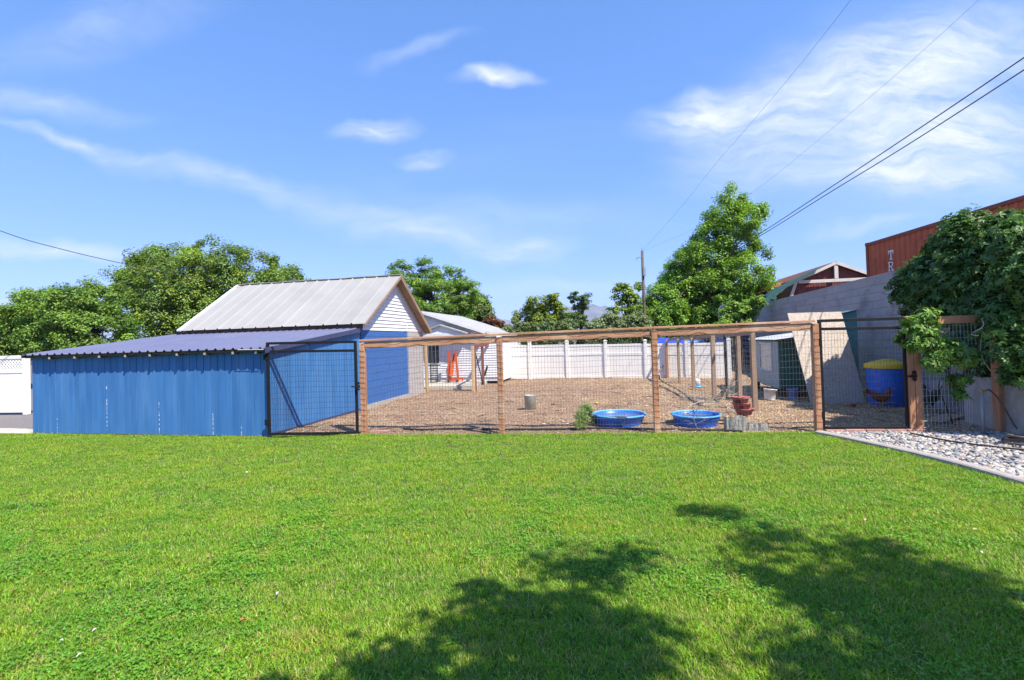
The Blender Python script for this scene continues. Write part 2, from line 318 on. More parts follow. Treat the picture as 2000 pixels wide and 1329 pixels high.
def fast_mesh(name, V, Fc, mat, col=None, parent=None, origin=None, smooth=False, kind=None):
    """V (n,3), Fc (m,k) index array"""
    o0 = np.zeros(3) if origin is None else np.array(origin, float); me = bpy.data.meshes.new(name); k = Fc.shape[1]
    me.vertices.add(len(V)); me.vertices.foreach_set('co', (V-o0).astype(np.float32).ravel())
    me.loops.add(Fc.size); me.loops.foreach_set('vertex_index', Fc.astype(np.int32).ravel())
    me.polygons.add(len(Fc)); me.polygons.foreach_set('loop_start', np.arange(0, Fc.size, k, dtype=np.int32)); me.polygons.foreach_set('loop_total', np.full(len(Fc), k, np.int32))
    me.update(calc_edges=True)
    if col is not None:
        a = me.color_attributes.new('Col', 'FLOAT_COLOR', 'POINT'); a.data.foreach_set('color', np.c_[col, np.ones(len(col))].astype(np.float32).ravel())
    me.materials.append(MT[mat] if isinstance(mat, str) else mat)
    if smooth: me.polygons.foreach_set('use_smooth', [True]*len(me.polygons))
    o = bpy.data.objects.new(name, me); COL.objects.link(o); setparent(o, parent, o0)
    if kind: o['kind'] = kind
    return o
def nrmz(a): return a/np.maximum(np.linalg.norm(a, axis=1, keepdims=True), 1e-6)
def leaves(name, pos, nrm, size, col, mat, parent=None, origin=None, aspect=.62, fold=.18, kind=None, lobes=1):
    if lobes > 1:                    # palmate leaf: leaflets fanned round the stalk
        n = len(pos); t = nrmz(np.cross(nrm, nrmz(RNG.normal(size=(n, 3))))); b = np.cross(nrm, t); VV = []; s = size[:, None]
        for k in range(lobes):
            a = (k-(lobes-1)/2)*1.05; d = t*math.cos(a)+b*math.sin(a); e = np.cross(nrm, d); l = s*(.62 if k != (lobes-1)/2 else .78); dr = -nrm*l*.22
            VV.append(np.stack([pos, pos+d*l*.5+e*l*.24+nrm*l*.05, pos+d*l+dr, pos+d*l*.5-e*l*.24+nrm*l*.05], 1))
        V_ = np.stack(VV, 1).reshape(-1, 3); m_ = n*lobes; i = np.arange(m_)[:, None]*4; Fc = np.concatenate([i+np.array([[0, 2, 1]]), i+np.array([[0, 3, 2]])], 1).reshape(-1, 3)
        return fast_mesh(name, V_, Fc, mat, np.repeat(col, 4*lobes, 0), parent, origin, kind=kind)
    n = len(pos); t = nrmz(np.cross(nrm, nrmz(RNG.normal(size=(n, 3))))); b = np.cross(nrm, t); s = size[:, None]
    V = np.stack([pos-t*s*.5, pos+b*s*aspect*.5+nrm*s*fold-t*s*.06, pos+t*s*.55, pos-b*s*aspect*.5+nrm*s*fold-t*s*.06], 1).reshape(-1, 3)
    i = np.arange(n)[:, None]*4; Fc = np.concatenate([i+np.array([[0, 2, 1]]), i+np.array([[0, 3, 2]])], 1).reshape(-1, 3)
    return fast_mesh(name, V, Fc, mat, np.repeat(col, 4, 0), parent, origin, kind=kind)
def scatter(name, pts, rot, scl, idx, srcs, kind='stuff', parent=None):
    me = bpy.data.meshes.new(name); me.vertices.add(len(pts)); me.vertices.foreach_set('co', pts.astype(np.float32).ravel())
    for nm, ty, dat, key in (('rot', 'FLOAT_VECTOR', rot, 'vector'), ('scl', 'FLOAT', scl, 'value'), ('idx', 'INT', idx, 'value')):
        a = me.attributes.new(nm, ty, 'POINT'); a.data.foreach_set(key, np.ascontiguousarray(dat, dtype=np.int32 if ty == 'INT' else np.float32).ravel())
    o = bpy.data.objects.new(name, me); COL.objects.link(o); WO[o] = np.zeros(3); o['kind'] = kind
    if parent is not None: setparent(o, parent, np.zeros(3))
    ng = bpy.data.node_groups.new(name+'_nodes', 'GeometryNodeTree'); ng.interface.new_socket('Geometry', in_out='INPUT', socket_type='NodeSocketGeometry'); ng.interface.new_socket('Geometry', in_out='OUTPUT', socket_type='NodeSocketGeometry')
    N = ng.nodes.new; L = ng.links.new; gi = N('NodeGroupInput'); go = N('NodeGroupOutput'); j = N('GeometryNodeJoinGeometry')
    for sobj in reversed(srcs):
        oi = N('GeometryNodeObjectInfo'); oi.inputs['Object'].default_value = sobj; g2 = N('GeometryNodeGeometryToInstance'); L(oi.outputs['Geometry'], g2.inputs[0]); L(g2.outputs[0], j.inputs[0])
    ip = N('GeometryNodeInstanceOnPoints'); L(gi.outputs[0], ip.inputs['Points']); L(j.outputs[0], ip.inputs['Instance']); ip.inputs['Pick Instance'].default_value = True
    def na(nm, ty): q = N('GeometryNodeInputNamedAttribute'); q.data_type = ty; q.inputs[0].default_value = nm; return q.outputs['Attribute']
    er = N('FunctionNodeEulerToRotation'); L(na('rot', 'FLOAT_VECTOR'), er.inputs[0]); L(er.outputs[0], ip.inputs['Rotation']); L(na('scl', 'FLOAT'), ip.inputs['Scale']); L(na('idx', 'INT'), ip.inputs['Instance Index'])
    L(ip.outputs[0], go.inputs[0]); md = o.modifiers.new('scatter', 'NODES'); md.node_group = ng
    return o
def detach(o):                       # keep a source mesh out of the scene; the scatter refers to it
    COL.objects.unlink(o); return o
def inpoly(pts, poly):
    x, y = pts[:, 0], pts[:, 1]; r = np.zeros(len(pts), bool); n = len(poly)
    for i in range(n):
        (x1, y1), (x2, y2) = poly[i][:2], poly[(i+1) % n][:2]
        with np.errstate(divide='ignore', invalid='ignore'):
            c = ((y1 > y) != (y2 > y)) & (x < (x2-x1)*(y-y1)/(y2-y1+1e-12)+x1)
        r ^= c
    return r
def vnoise(x, y, s, seed=0):
    """cheap smooth value noise"""
    r = np.random.default_rng(seed).random((64, 64)); x = np.asarray(x)*s+31.7; y = np.asarray(y)*s+17.3
    xi, yi = np.floor(x).astype(int), np.floor(y).astype(int); fx, fy = x-xi, y-yi; fx = fx*fx*(3-2*fx); fy = fy*fy*(3-2*fy)
    g = lambda a, b: r[a % 64, b % 64]
    return (g(xi, yi)*(1-fx)+g(xi+1, yi)*fx)*(1-fy)+(g(xi, yi+1)*(1-fx)+g(xi+1, yi+1)*fx)*fy

ULEFT_ = -5.80
# ------------------------------------------------------------------ frames of reference measured on the ground
TH = math.radians(-12); U = A3(math.cos(TH), math.sin(TH)); V = perp(U); O = G(526, 855); BROT = TH      # the blue shed and garage
def B(u, v, z=0.): return O + U*u + V*v + Z*z
FL0, FL1 = G(708, 850), G(1598, 845); FD = unit(FL1-FL0); FN = perp(FD); FROT = math.atan2(FD[1], FD[0])  # the wire fence line
def FP(px): return onplane(px, 800, FL0, FN)*A3(1, 1, 0)           # foot on the fence line
def FZ(px, py): return onplane(px, py, FL0, FN)
W0 = G(1900, 815); WD = ray(1224, 658); WD[2] = 0; WD = unit(WD); WN = perp(WD)                              # retaining wall; WN points at the yard
def WP(s, off=0., z=0.): return W0 + WD*s + WN*off + Z*z
def wall_s(px): q = onplane(px, 700, W0, WN)-W0; return float(q@WD)
WFa, WFb = G(985, 742.3), G(1415, 741.5); WFD = unit(WFb-WFa); WFN = perp(WFD)                               # white fence at the back
def WFP(px, py=700): return onplane(px, py, WFa, WFN)

# ================================================================== SETTING
sheet('ground', [(-15000, -8000), (15000, -8000), (15000, 15000), (-15000, 15000)], -.03, 'dirt')
curb = [G(1592, 848.5), G(1650, 860), G(1720, 876), G(1800, 894), G(1900, 920), G(2000, 950)]
c_last = curb[-1]; curb += [A3(c_last[0]-.02, 4.2), A3(c_last[0]-.15, 2.5), A3(c_last[0]-.3, 0), A3(c_last[0]-.4, -4)]
lawn_poly = [(-20, 12.15), tuple(B(-5.9, -.03)[:2]), tuple(B(.0, -.03)[:2]), tuple((FL0-FD*.1-FN*.10)[:2]), tuple((FL1-FN*.10)[:2])] + [tuple(p[:2]) for p in curb[1:]] + [(c_last[0]-.4, -9), (-20, -9)]
sheet('lawn', lawn_poly, 0, 'soil')

# lawn grass: short mown tufts, each a handful of blades
def tuft(seed, n, h, spread, wid=.0042, straw=.10):
    r = np.random.default_rng(seed); Vv = []; Fc = []; Cc = []
    for i in range(n):
        a = r.uniform(0, 6.283); rad = spread*math.sqrt(r.random()); x, y = rad*math.cos(a), rad*math.sin(a); hh = h*r.uniform(.6, 1.15); w = wid*r.uniform(.7, 1.3)
        t = r.uniform(0, 6.283); lean = hh*r.uniform(.25, 1.7); dx, dy = math.cos(t), math.sin(t); k = len(Vv)
        Vv += [(x-dy*w/2, y+dx*w/2, 0), (x+dy*w/2, y-dx*w/2, 0), (x+dx*lean*.35+dy*w*.42, y+dy*lean*.35-dx*w*.42, hh*.6), (x+dx*lean*.35-dy*w*.42, y+dy*lean*.35+dx*w*.42, hh*.6), (x+dx*lean, y+dy*lean, hh)]
        Fc += [(k, k+1, k+2), (k, k+2, k+3), (k+3, k+2, k+4)]
        g = r.uniform(.45, 1.5)
        c = (.50*g, .43*g, .18*g) if r.random() < straw else (.196*g*r.uniform(.7, 1.25), .368*g, .020*g)
        Cc += [c]*5
    return detach(fast_mesh('grass_tuft', np.array(Vv), np.array(Fc), 'grass', np.array(Cc)))
def clover(seed):
    r = np.random.default_rng(seed); n = 16; p = np.c_[r.normal(0, .035, (n, 2)), r.uniform(.018, .04, n)]; nr = nrmz(np.c_[r.normal(0, .4, (n, 2)), np.ones(n)])
    c = np.tile((.14, .33, .03), (n, 1))*r.uniform(.75, 1.3, (n, 1)); return detach(leaves('grass_clover', p, nr, r.uniform(.012, .019, n), c, 'grass', aspect=.9, fold=.02))
tufts = [tuft(i, 22, .028, .052, .0036, (.07, .10, .14, .24)[i]) for i in range(4)] + [tuft(9, 18, .034, .05, .0045, .04), clover(3), clover(4)]
def lawn_points():
    out = []
    for (y0, y1, x0, x1, dens) in ((1.2, 3.3, -6, 5.2, 1500), (3.3, 5.2, -8, 5.4, 1050), (5.2, 7.2, -11, 6.5, 650), (7.2, 12.3, -15, 6.5, 480)):
        n = int((y1-y0)*(x1-x0)*dens); out.append(np.c_[RNG.uniform(x0, x1, n), RNG.uniform(y0, y1, n)])
    p = np.concatenate(out); p = p[inpoly(p, lawn_poly)]
    vis = np.abs(p[:, 0]) < p[:, 1]*1.12+1.6
    return p[vis]
lp = lawn_points(); n_in = len(lp)
def along(a, b, dens, off0, off1):
    a, b = np.array(a[:2], float), np.array(b[:2], float); L_ = np.linalg.norm(b-a); n_ = int(L_*dens); t = RNG.random(n_)[:, None]; d = (b-a)/L_; nn_ = np.array([-d[1], d[0]]); return a+(b-a)*t+nn_*RNG.uniform(off0, off1, n_)[:, None]
edge = np.concatenate([along(B(ULEFT_, 0), B(0, 0), 60, -.09, -.01), along(FL0-FD*1.9, FL1, 75, -.17, -.04)]+[FP(px_)[:2]+RNG.normal(0, .07, (26, 2))-FN[:2]*.09 for px_ in (708, 978, 1281, 1597)])
lp = np.concatenate([lp, edge]); nl = len(lp)
ci = vnoise(lp[:, 0], lp[:, 1], 1.7, 5); rr = RNG.random(nl); idx = np.where(rr < .8, RNG.integers(0, 4, nl), 4)
idx = np.where((rr < .22*np.clip((ci-.45)/.3, 0, 1)) & (lp[:, 1] < 5.5), RNG.integers(5, 7, nl), idx)
scatter('lawn_grass', np.c_[lp, np.full(nl, .0)], np.c_[RNG.normal(0, .08, (nl, 2)), RNG.uniform(0, 6.28, nl)], RNG.uniform(.75, 1.2, nl)*(.85+.3*vnoise(lp[:, 0], lp[:, 1], 2.5, 8))*np.where(np.arange(nl) >= n_in, RNG.uniform(.7, 1.45, nl), 1), idx, tufts)
tag(bpy.data.objects['lawn_grass'], 'short mown green grass of the lawn', 'grass')

# chip bed of the chicken yard, gently uneven
def chip_bed():
    ns, nt_ = 120, 150; s = np.linspace(-1.95, 13.5, ns); t = np.linspace(-.08, 17.5, nt_); S, T = np.meshgrid(s, t)
    Px = FL0[0]+FD[0]*S+FN[0]*T; Py = FL0[1]+FD[1]*S+FN[1]*T
    zz = (vnoise(Px, Py, .8, 1)-.5)*.05+(vnoise(Px, Py, 3.1, 2)-.5)*.03; zz = zz*np.clip(T*2, 0, 1)+.006+.10*np.clip((T-8)/5, 0, 1)*np.clip((S-1)/2, 0, 1)
    Vv = np.c_[Px.ravel(), Py.ravel(), zz.ravel()]; i = np.arange(ns*nt_).reshape(nt_, ns)
    Fc = np.stack([i[:-1, :-1], i[:-1, 1:], i[1:, 1:], i[1:, :-1]], -1).reshape(-1, 4)
    o = fast_mesh('chicken_yard_ground', Vv, Fc, 'chips', smooth=True, kind='structure'); return o
chip_bed()
def bedz(x, y):
    q = np.stack([np.asarray(x)-FL0[0], np.asarray(y)-FL0[1]], -1); S = q@FD[:2]; T = q@FN[:2]
    return ((vnoise(x, y, .8, 1)-.5)*.05+(vnoise(x, y, 3.1, 2)-.5)*.03)*np.clip(T*2, 0, 1)+.006+.10*np.clip((T-8)/5, 0, 1)*np.clip((S-1)/2, 0, 1)
def gz(p): return float(bedz(np.array([p[0]]), np.array([p[1]]))[0])
def GB(px, py):                     # pixel -> point on the uneven bed
    p = G(px, py)
    for _ in range(4): p = G(px, py, gz(p))
    return p
def chip_src(seed, col):
    r = np.random.default_rng(seed); m = MB(); l, w, h = r.uniform(.03, .06), r.uniform(.010, .022), .007
    m.add([(-l/2, -w/2, 0), (l/2, -w/3, 0), (l/2.3, w/2, 0), (-l/2.2, w/2.4, 0), (-l/2, -w/2.4, h), (l/2.2, -w/3, h*.7), (l/2.4, w/2.3, h), (-l/2.4, w/2.6, h*.8)], [(0, 1, 5, 4), (1, 2, 6, 5), (2, 3, 7, 6), (3, 0, 4, 7), (4, 5, 6, 7), (3, 2, 1, 0)])
    o = fast_mesh('wood_chip', np.array(m.v), np.array(m.f), 'chip', np.tile(col, (8, 1))); return detach(o)
cs = [chip_src(i, c) for i, c in enumerate([(.40, .265, .165), (.27, .165, .10), (.56, .42, .285), (.14, .083, .055), (.58, .39, .18), (.64, .48, .26)])]
n = 46000; st = np.c_[RNG.uniform(-1.8, 11, n), 12.5*RNG.random(n)**1.25+.02]
cp = FL0[:2]+st[:, :1]*FD[:2]+st[:, 1:]*FN[:2]; keep = ((cp-W0[:2])@WN[:2] > .05) & (((cp-O[:2])@U[:2] > .05)); cp = cp[keep]; st = st[keep]; n = len(cp)
straw = RNG.random(n) < .8*np.clip((st[:, 0]+(vnoise(cp[:, 0], cp[:, 1], .9, 14)-.5)*3.5-4.2)/3., 0, 1); idx = np.where(straw, RNG.choice([0, 2, 4, 5], n), RNG.choice([0, 0, 1, 1, 2, 3], n))
scatter('wood_chips', np.c_[cp, bedz(cp[:, 0], cp[:, 1])+.002], np.c_[RNG.normal(0, .35, (n, 2)), RNG.uniform(0, 6.28, n)], RNG.uniform(.45, 1.15, n), idx, cs)
def twig_src(seed):
    r = np.random.default_rng(seed); m = MB(); m.tube([(-.09, 0, .008), (-.02, r.uniform(-.02, .02), .012), (.05, r.uniform(-.03, .03), .01), (.11, r.uniform(-.03, .03), .006)], [.004, .0045, .004, .002], 4)
    Fq = [f for f in m.f if len(f) == 4]; return detach(fast_mesh('yard_twig', np.array(m.v), np.array(Fq), 'chip', np.tile([(.10, .065, .045), (.50, .42, .32)][seed % 2], (len(m.v), 1))))
tw = [twig_src(k) for k in range(4)]; n = 520; k_ = RNG.choice(len(cp), n)
scatter('yard_twigs', np.c_[cp[k_], bedz(cp[k_, 0], cp[k_, 1])+.004], np.c_[RNG.normal(0, .1, (n, 2)), RNG.uniform(0, 6.28, n)], RNG.uniform(.4, 1.7, n), RNG.integers(0, 4, n), tw)
tag(bpy.data.objects['yard_twigs'], 'dark and pale twigs strewn over the chicken yard', 'twigs')
tag(bpy.data.objects['wood_chips'], 'loose wood chips and straw covering the chicken yard', 'wood chips')

# drive and concrete strip left of the shed
d0 = B(-5.72, .35); lf = G(0, 812)
sheet('driveway', [tuple(B(-5.75, .25)[:2]), tuple(B(-14, .25)[:2]), (-40, 14), (-40, 30), tuple(B(-12, 9)[:2]), tuple(B(-5.75, 9)[:2])], -.008, 'asphalt')
sheet('concrete_apron', [tuple(B(-5.72, .05)[:2]), tuple(B(-5.72, .62)[:2]), tuple(B(-14, .62)[:2]), tuple(B(-14, .05)[:2])], .002, 'concrete')
# patio before the white house
m = MB(); m.prism([A3(*q[:2], -.02) for q in (G(836, 762), G(926, 760.5), G(972, 742), P(975, 735, 24), P(780, 735, 24), B(.05, 7.75))], Z*.145); m.build('patio', 'concrete', kind='structure')

# gravel strip, concrete edging
gravel_poly = [tuple((FL1+FD*.05-FN*.06)[:2])] + [tuple((p+A3(.05, .02))[:2]) for p in curb[1:9]] + [(8.2, 0), tuple(WP(-6)[:2]), tuple(WP(.5, .0)[:2]), tuple((FL1+FD*4.0-FN*.06)[:2])]
gravel = sheet('gravel_bed', gravel_poly, -.012, 'curb')
def edging():
    m = MB(); n = len(curb); prev = None; L_ = []
    pts = []
    for a, b in zip(curb[:-1], curb[1:]):
        for t in np.linspace(0, 1, 6)[:-1]: pts.append(a+(b-a)*t)
    pts.append(curb[-1]); pts = [np.array(p) for p in pts]
    for _ in range(6): pts = [pts[0]]+[(pts[i-1]+2*pts[i]+pts[i+1])/4 for i in range(1, len(pts)-1)]+[pts[-1]]
    vs = []
    for i, p in enumerate(pts):
        d = unit(pts[min(i+1, len(pts)-1)]-pts[max(i-1, 0)]); sd = perp(d)*-1
        if sd[0] < 0 and sd[1] < 0: sd = -sd
        sd = perp(d)
        for (o_, z_) in ((-.0, -.05), (.0, .042), (.02, .055), (.12, .055), (.145, .04), (.145, -.05)): vs.append(p+sd*o_+Z*z_)
    fs = [(i*6+k, i*6+k+1, (i+1)*6+k+1, (i+1)*6+k) for i in range(len(pts)-1) for k in range(5)]
    m.add(vs, fs); return m.build('concrete_edging', 'curb', kind='structure')
edging()
# stones: one icosphere-like cobble per variant, the nearest 300 as pieces of the bed, the rest joined
def cobble(seed, col):
    r = np.random.default_rng(seed); m = MB(); a, b, c = .030*r.uniform(.85, 1.3), .024*r.uniform(.8, 1.2), .013*r.uniform(.8, 1.3)
    prof = [(.0, -1), (.75, -.55), (1, .0), (.72, .62), (0, .95)]; vs = []; nseg = 6
    ph = r.uniform(0, 6, nseg)
    for (q, z) in prof[1:4]:
        for k in range(nseg):
            t = 2*math.pi*k/nseg; w = q*(1+.16*math.sin(ph[k])); vs.append((a*w*math.cos(t), b*w*math.sin(t), c*z))
    vs = [(0, 0, -c)]+vs+[(0, 0, c*.95)]; fs = []
    for k in range(nseg):
        k2 = (k+1) % nseg; fs += [(0, 1+k2, 1+k), (1+2*nseg+k, 1+2*nseg+k2, 1+3*nseg)]
        for i in (0, 1): fs += [(1+i*nseg+k, 1+i*nseg+k2, 1+(i+1)*nseg+k2), (1+i*nseg+k, 1+(i+1)*nseg+k2, 1+(i+1)*nseg+k)]
    o = fast_mesh('stone', np.array(vs), np.array(fs), 'rock', np.tile(col, (len(vs), 1)), smooth=True); return detach(o)
scol = [(.40, .37, .335), (.32, .305, .285), (.48, .45, .415), (.43, .33, .26), (.23, .23, .245), (.50, .45, .37), (.33, .245, .20), (.19, .205, .225)]
stones = [cobble(40+i, c) for i, c in enumerate(scol)]
n = 16000; gp = np.c_[RNG.uniform(4.8, 8.6, n), RNG.uniform(3.2, 8.4, n)]; gp = gp[inpoly(gp, gravel_poly)]
gp = gp[(gp[:, 0] < gp[:, 1]*1.12+1.0)]; n = len(gp)
px = gp[:, 0]/gp[:, 1]*F+1000; order = np.argsort(gp[:, 1]+np.where(px > 2010, 50, 0)); gp = gp[order]
zs = RNG.uniform(-.004, .022, n); rots = np.c_[RNG.normal(0, .35, (n, 2)), RNG.uniform(0, 6.28, n)]; sc_ = RNG.uniform(.65, 1.45, n); ii = RNG.integers(0, 8, n)
for k in range(300):
    inst(stones[ii[k]], 'stone', A3(gp[k, 0], gp[k, 1], zs[k]+.004), gravel, rot=tuple(rots[k]), scale=(sc_[k]*1.15,)*3)
scatter('stones', np.c_[gp, zs][300:], rots[300:], sc_[300:], ii[300:], stones, parent=gravel)
WOg = bpy.data.objects['stones']; WOg.location = tuple(-WO[gravel])

# ================================================================== LEAN-TO SHED AND GARAGE
SHED = empty('blue_shed', B(-2.8, 1.7), 'low blue board shed with navy ribbed metal lean-to roof', 'shed')
ULEFT = -5.80; BW = .1611; ztop = 1.66
core = MB(); core.prism([B(ULEFT+.02, .045, 0), B(-.03, .045, 0), B(-.03, 3.42, 0), B(ULEFT+.02, 3.42, 0)], Z*1.62); core.build('wall', 'bluedark', SHED)
m = MB(); m.box(A3(0, 0, .82), BW-.008, .022, 1.63); b0 = m.build('board', 'blue', SHED, bevel=.003); nb = int(round(-ULEFT/BW))
for i in range(nb):
    p = B(ULEFT+BW*(i+.5), .02+random.uniform(-.0015, .0015), .012)
    if i == 0: setparent(b0, SHED, p); b0.rotation_euler = (0, 0, BROT)
    else: q = inst(b0, 'board', p, SHED, BROT); q.modifiers.new('bevel', 'BEVEL').width = .003
EV = -.17
def zroof(v): return 1.685+(v-EV)*(2.13-1.685)/(3.42-EV)
nbs = 21; bw2 = 3.44/nbs
for i in range(nbs):
    v0, v1 = bw2*i+.003, bw2*(i+1)-.003; za, zb = zroof(v0)-.05, zroof(v1)-.05
    m = MB(); a = [B(-.022, v0, .03), B(-.022, v1, .03), B(-.022, v1, zb), B(-.022, v0, za)]; m.prism(a, U*.02); m.build('side_board', 'blue', SHED)
for px_, z0, z1 in ((111, .03, .34), (208, .05, 1.05), (310, .05, .72), (415, .04, .45), (470, .02, .2)):
    q = onplane(px_, 800, B(0, 0), V); uu = float((q-O)@U); m = MB(); m.box(B(uu, .006, (z0+z1)/2), .008, .006, z1-z0, U, V); m.build('seam', 'seam', SHED)
m = MB(); m.box(B(ULEFT/2-.0, .012, .016), -ULEFT-.02, .02, .03, U, V); m.build('sill', 'oldwood', SHED)
m = MB(); m.prism([B(-.03, .02, -.01), B(-.03, 3.4, -.01), B(-.03, 3.4, .07), B(-.03, .02, .07)], U*.045); m.build('skirt_board', 'navytrim', SHED)
m = MB(); m.box(B(.0, -.002, .8), .05, .03, 1.58, U, V); m.build('corner_trim', 'blue', SHED)
# rafters
for px_ in (97, 146, 194, 245, 293, 346, 400, 455, 500):
    q = onplane(px_, 690, B(0, -.14), V); uu = float((q-O)@U); m = MB(); m.bar(B(uu, -.145, zroof(-.145)-.062), B(uu, .3, zroof(.3)-.062), .042, .075); rf = m.build('rafter', 'oldwood', SHED)
    m = MB(); m.box(B(uu, -.152, zroof(-.15)-.07), .036, .012, .042, U, V); m.build('tail_end', 'found', rf)
m = MB(); m.box(B(ULEFT/2+.02, -.09, zroof(-.09)-.045), -ULEFT+.05, .05, .05, U, V); m.build('purlin', 'oldwood', SHED)
def ribbed(L_, sl0, sl1, ribs, rh, rw, name, mat, parent, frame, jag=0.):
    """one sheet from u=L_[0] to L_[1]; frame(u, t, h) maps to the slope; ribs = list of u"""
    prof = []
    for r_ in ribs: prof += [(r_-rw, 0), (r_-rw*.45, rh), (r_+rw*.45, rh), (r_+rw, 0)]
    prof = [(L_[0], 0)]+prof+[(L_[1], 0)]; nT = 5; vs = []
    for k in range(nT):
        t = k/(nT-1)
        for j, (u_, h_) in enumerate(prof):
            vs.append(frame(u_, sl0+(sl1-sl0)*t, h_+jag*(random.random()-.5)))
    n_ = len(prof); top = [(k*n_+j, k*n_+j+1, (k+1)*n_+j+1, (k+1)*n_+j) for k in range(nT-1) for j in range(n_-1)]
    mm = MB(); mm.add(vs, top); o = mm.build(name, mat, parent, fix=False); sm = o.modifiers.new('thick', 'SOLIDIFY'); sm.thickness = .006; sm.offset = 0
    return o
u1 = .075; u0 = -5.80; npan = 6; pw = (u1-u0)/npan
for k in range(npan):
    a = u0+k*pw; ribs = [a+pw*(j+.5)/5 for j in range(5)]
    ribbed((a, a+pw+.0), EV, 3.43, ribs, .03, .036, 'roof_sheet', 'navyroof', SHED, lambda u_, v_, h_: B(u_, v_, zroof(v_)+h_), .003)
m = MB(); m.bar(B(u1+.012, EV, zroof(EV)-.035), B(u1+.012, 3.40, zroof(3.40)-.035), .02, .10); m.build('rake_trim', 'navytrim', SHED); m = MB(); m.bar(B(u0-.012, EV, zroof(EV)-.02), B(u0-.012, 3.40, zroof(3.40)-.02), .02, .07); m.build('rake_trim', 'navytrim', SHED)
m = MB(); m.bar(B(-.50, EV-.006, zroof(EV)-.006), B(.06, EV-.01, zroof(EV)-.014), .006, .014); m.build('eave_strip', 'whitetrim', SHED)

GAR = empty('garage', B(-2.6, 5.5), 'block garage with tan ribbed metal gable roof and white lap siding', 'garage')
gu0 = -5.1; gv0, gv1 = 3.47, 7.62
m = MB(); m.prism([B(gu0, gv0+.02), B(-.03, gv0+.02), B(-.03, gv1), B(gu0, gv1)], Z*2.08); m.build('wall', 'found', GAR)
# block courses on the gable end: painted blue up to the bare end
def painted_block():
    m, nt, b, out = new_mat('part_painted_block'); N = nt.nodes.new; L = nt.links.new
    geo = N('ShaderNodeNewGeometry'); sb = N('ShaderNodeVectorMath'); sb.operation = 'SUBTRACT'; L(geo.outputs['Position'], sb.inputs[0]); sb.inputs[1].default_value = tuple(B(0, 6.38))
    dt = N('ShaderNodeVectorMath'); dt.operation = 'DOT_PRODUCT'; L(sb.outputs[0], dt.inputs[0]); dt.inputs[1].default_value = tuple(V)
    n = N('ShaderNodeTexNoise'); n.inputs['Scale'].default_value = 7; n.inputs['Detail'].default_value = 6; L(geo.outputs['Position'], n.inputs[0])
    ad = N('ShaderNodeMath'); ad.operation = 'MULTIPLY_ADD'; L(n.outputs[0], ad.inputs[0]); ad.inputs[1].default_value = .18; L(dt.outputs['Value'], ad.inputs[2])
    r = N('ShaderNodeMapRange'); r.inputs[1].default_value = .0; r.inputs[2].default_value = .14; L(ad.outputs[0], r.inputs[0])
    n2 = N('ShaderNodeTexNoise'); n2.inputs['Scale'].default_value = 5; n2.inputs['Detail'].default_value = 6; L(geo.outputs['Position'], n2.inputs[0])
    def mx(f, a, c):
        x = N('ShaderNodeMix'); x.data_type = 'RGBA'; L(f, x.inputs[0])
        for i, q in ((6, a), (7, c)):
            if isinstance(q, tuple): x.inputs[i].default_value = (*q, 1)
            else: L(q, x.inputs[i])
        return x.outputs[2]
    L(mx(r.outputs[0], mx(n2.outputs[0], (.026, .10, .30), (.038, .13, .37)), mx(n2.outputs[0], (.42, .39, .37), (.33, .30, .285))), b.inputs['Base Color']); b.inputs['Roughness'].default_value = .75
    return m
PAINTED = painted_block()
bh, bl = .2, .4; nrow = 10; z0 = .12; vpaint = 6.38
for r_ in range(nrow):
    off = (r_ % 2)*bl/2; v_ = gv0-off
    while v_ < gv1-.01:
        a, b_ = max(v_, gv0)+.003, min(v_+bl, gv1)-.003; v_ += bl
        if b_-a < .04: continue
        mid = (a+b_)/2; m = MB(); m.box(B(-.012, mid, z0+bh*(r_+.5)), .03, b_-a, bh-.006, U, V)
        if a < vpaint < b_ and False: pass
        m.build('block', PAINTED if a < vpaint+.1 else 'block', GAR)
m = MB(); m.prism([B(-.03, gv0, -.02), B(-.03, gv1+.03, -.02), B(-.03, gv1+.03, .118), B(-.03, gv0, .118)], U*.06); m.build('footing', 'found', GAR)
ER, EL_, RZ = (3.20, 2.235), (7.72, 2.12), (5.45, 3.74)
def gslope(v_): return ER[1]+(v_-ER[0])*(RZ[1]-ER[1])/(RZ[0]-ER[0]) if v_ <= RZ[0] else RZ[1]+(v_-RZ[0])*(EL_[1]-RZ[1])/(EL_[0]-RZ[0])
# gable siding, course by course
nz = 15; zg0, zg1 = 2.085, 3.60; hz = (zg1-zg0)/nz
def vlim(z): # inner limits of the gable under the roof
    a = ER[0]+(z+.06-ER[1])/(RZ[1]-ER[1])*(RZ[0]-ER[0]); b_ = RZ[0]+(RZ[1]-z-.06)/(RZ[1]-EL_[1])*(EL_[0]-RZ[0]); return max(a, gv0-.02), min(b_, gv1+.04)
m = MB(); m.prism([B(-.06, gv0, 2.08), B(-.06, gv1, 2.08), B(-.06, RZ[0], 3.64)], U*.03); m.build('gable_core', 'whitetrim', GAR)
for k in range(nz):
    za, zb = zg0+hz*k, zg0+hz*(k+1)+.006; a0, b0_ = vlim(za); a1, b1_ = vlim(zb)
    if b1_-a1 < .02: continue
    m = MB(); m.add([B(.018, a0, za), B(.018, b0_, za), B(-.012, b1_, zb), B(-.012, a1, zb), B(-.03, a0, za), B(-.03, b0_, za), B(-.03, b1_, zb), B(-.03, a1, zb)], [(0, 1, 2, 3), (4, 7, 6, 5), (0, 4, 5, 1), (3, 2, 6, 7), (0, 3, 7, 4), (1, 5, 6, 2)]); m.build('siding_board', 'siding', GAR)
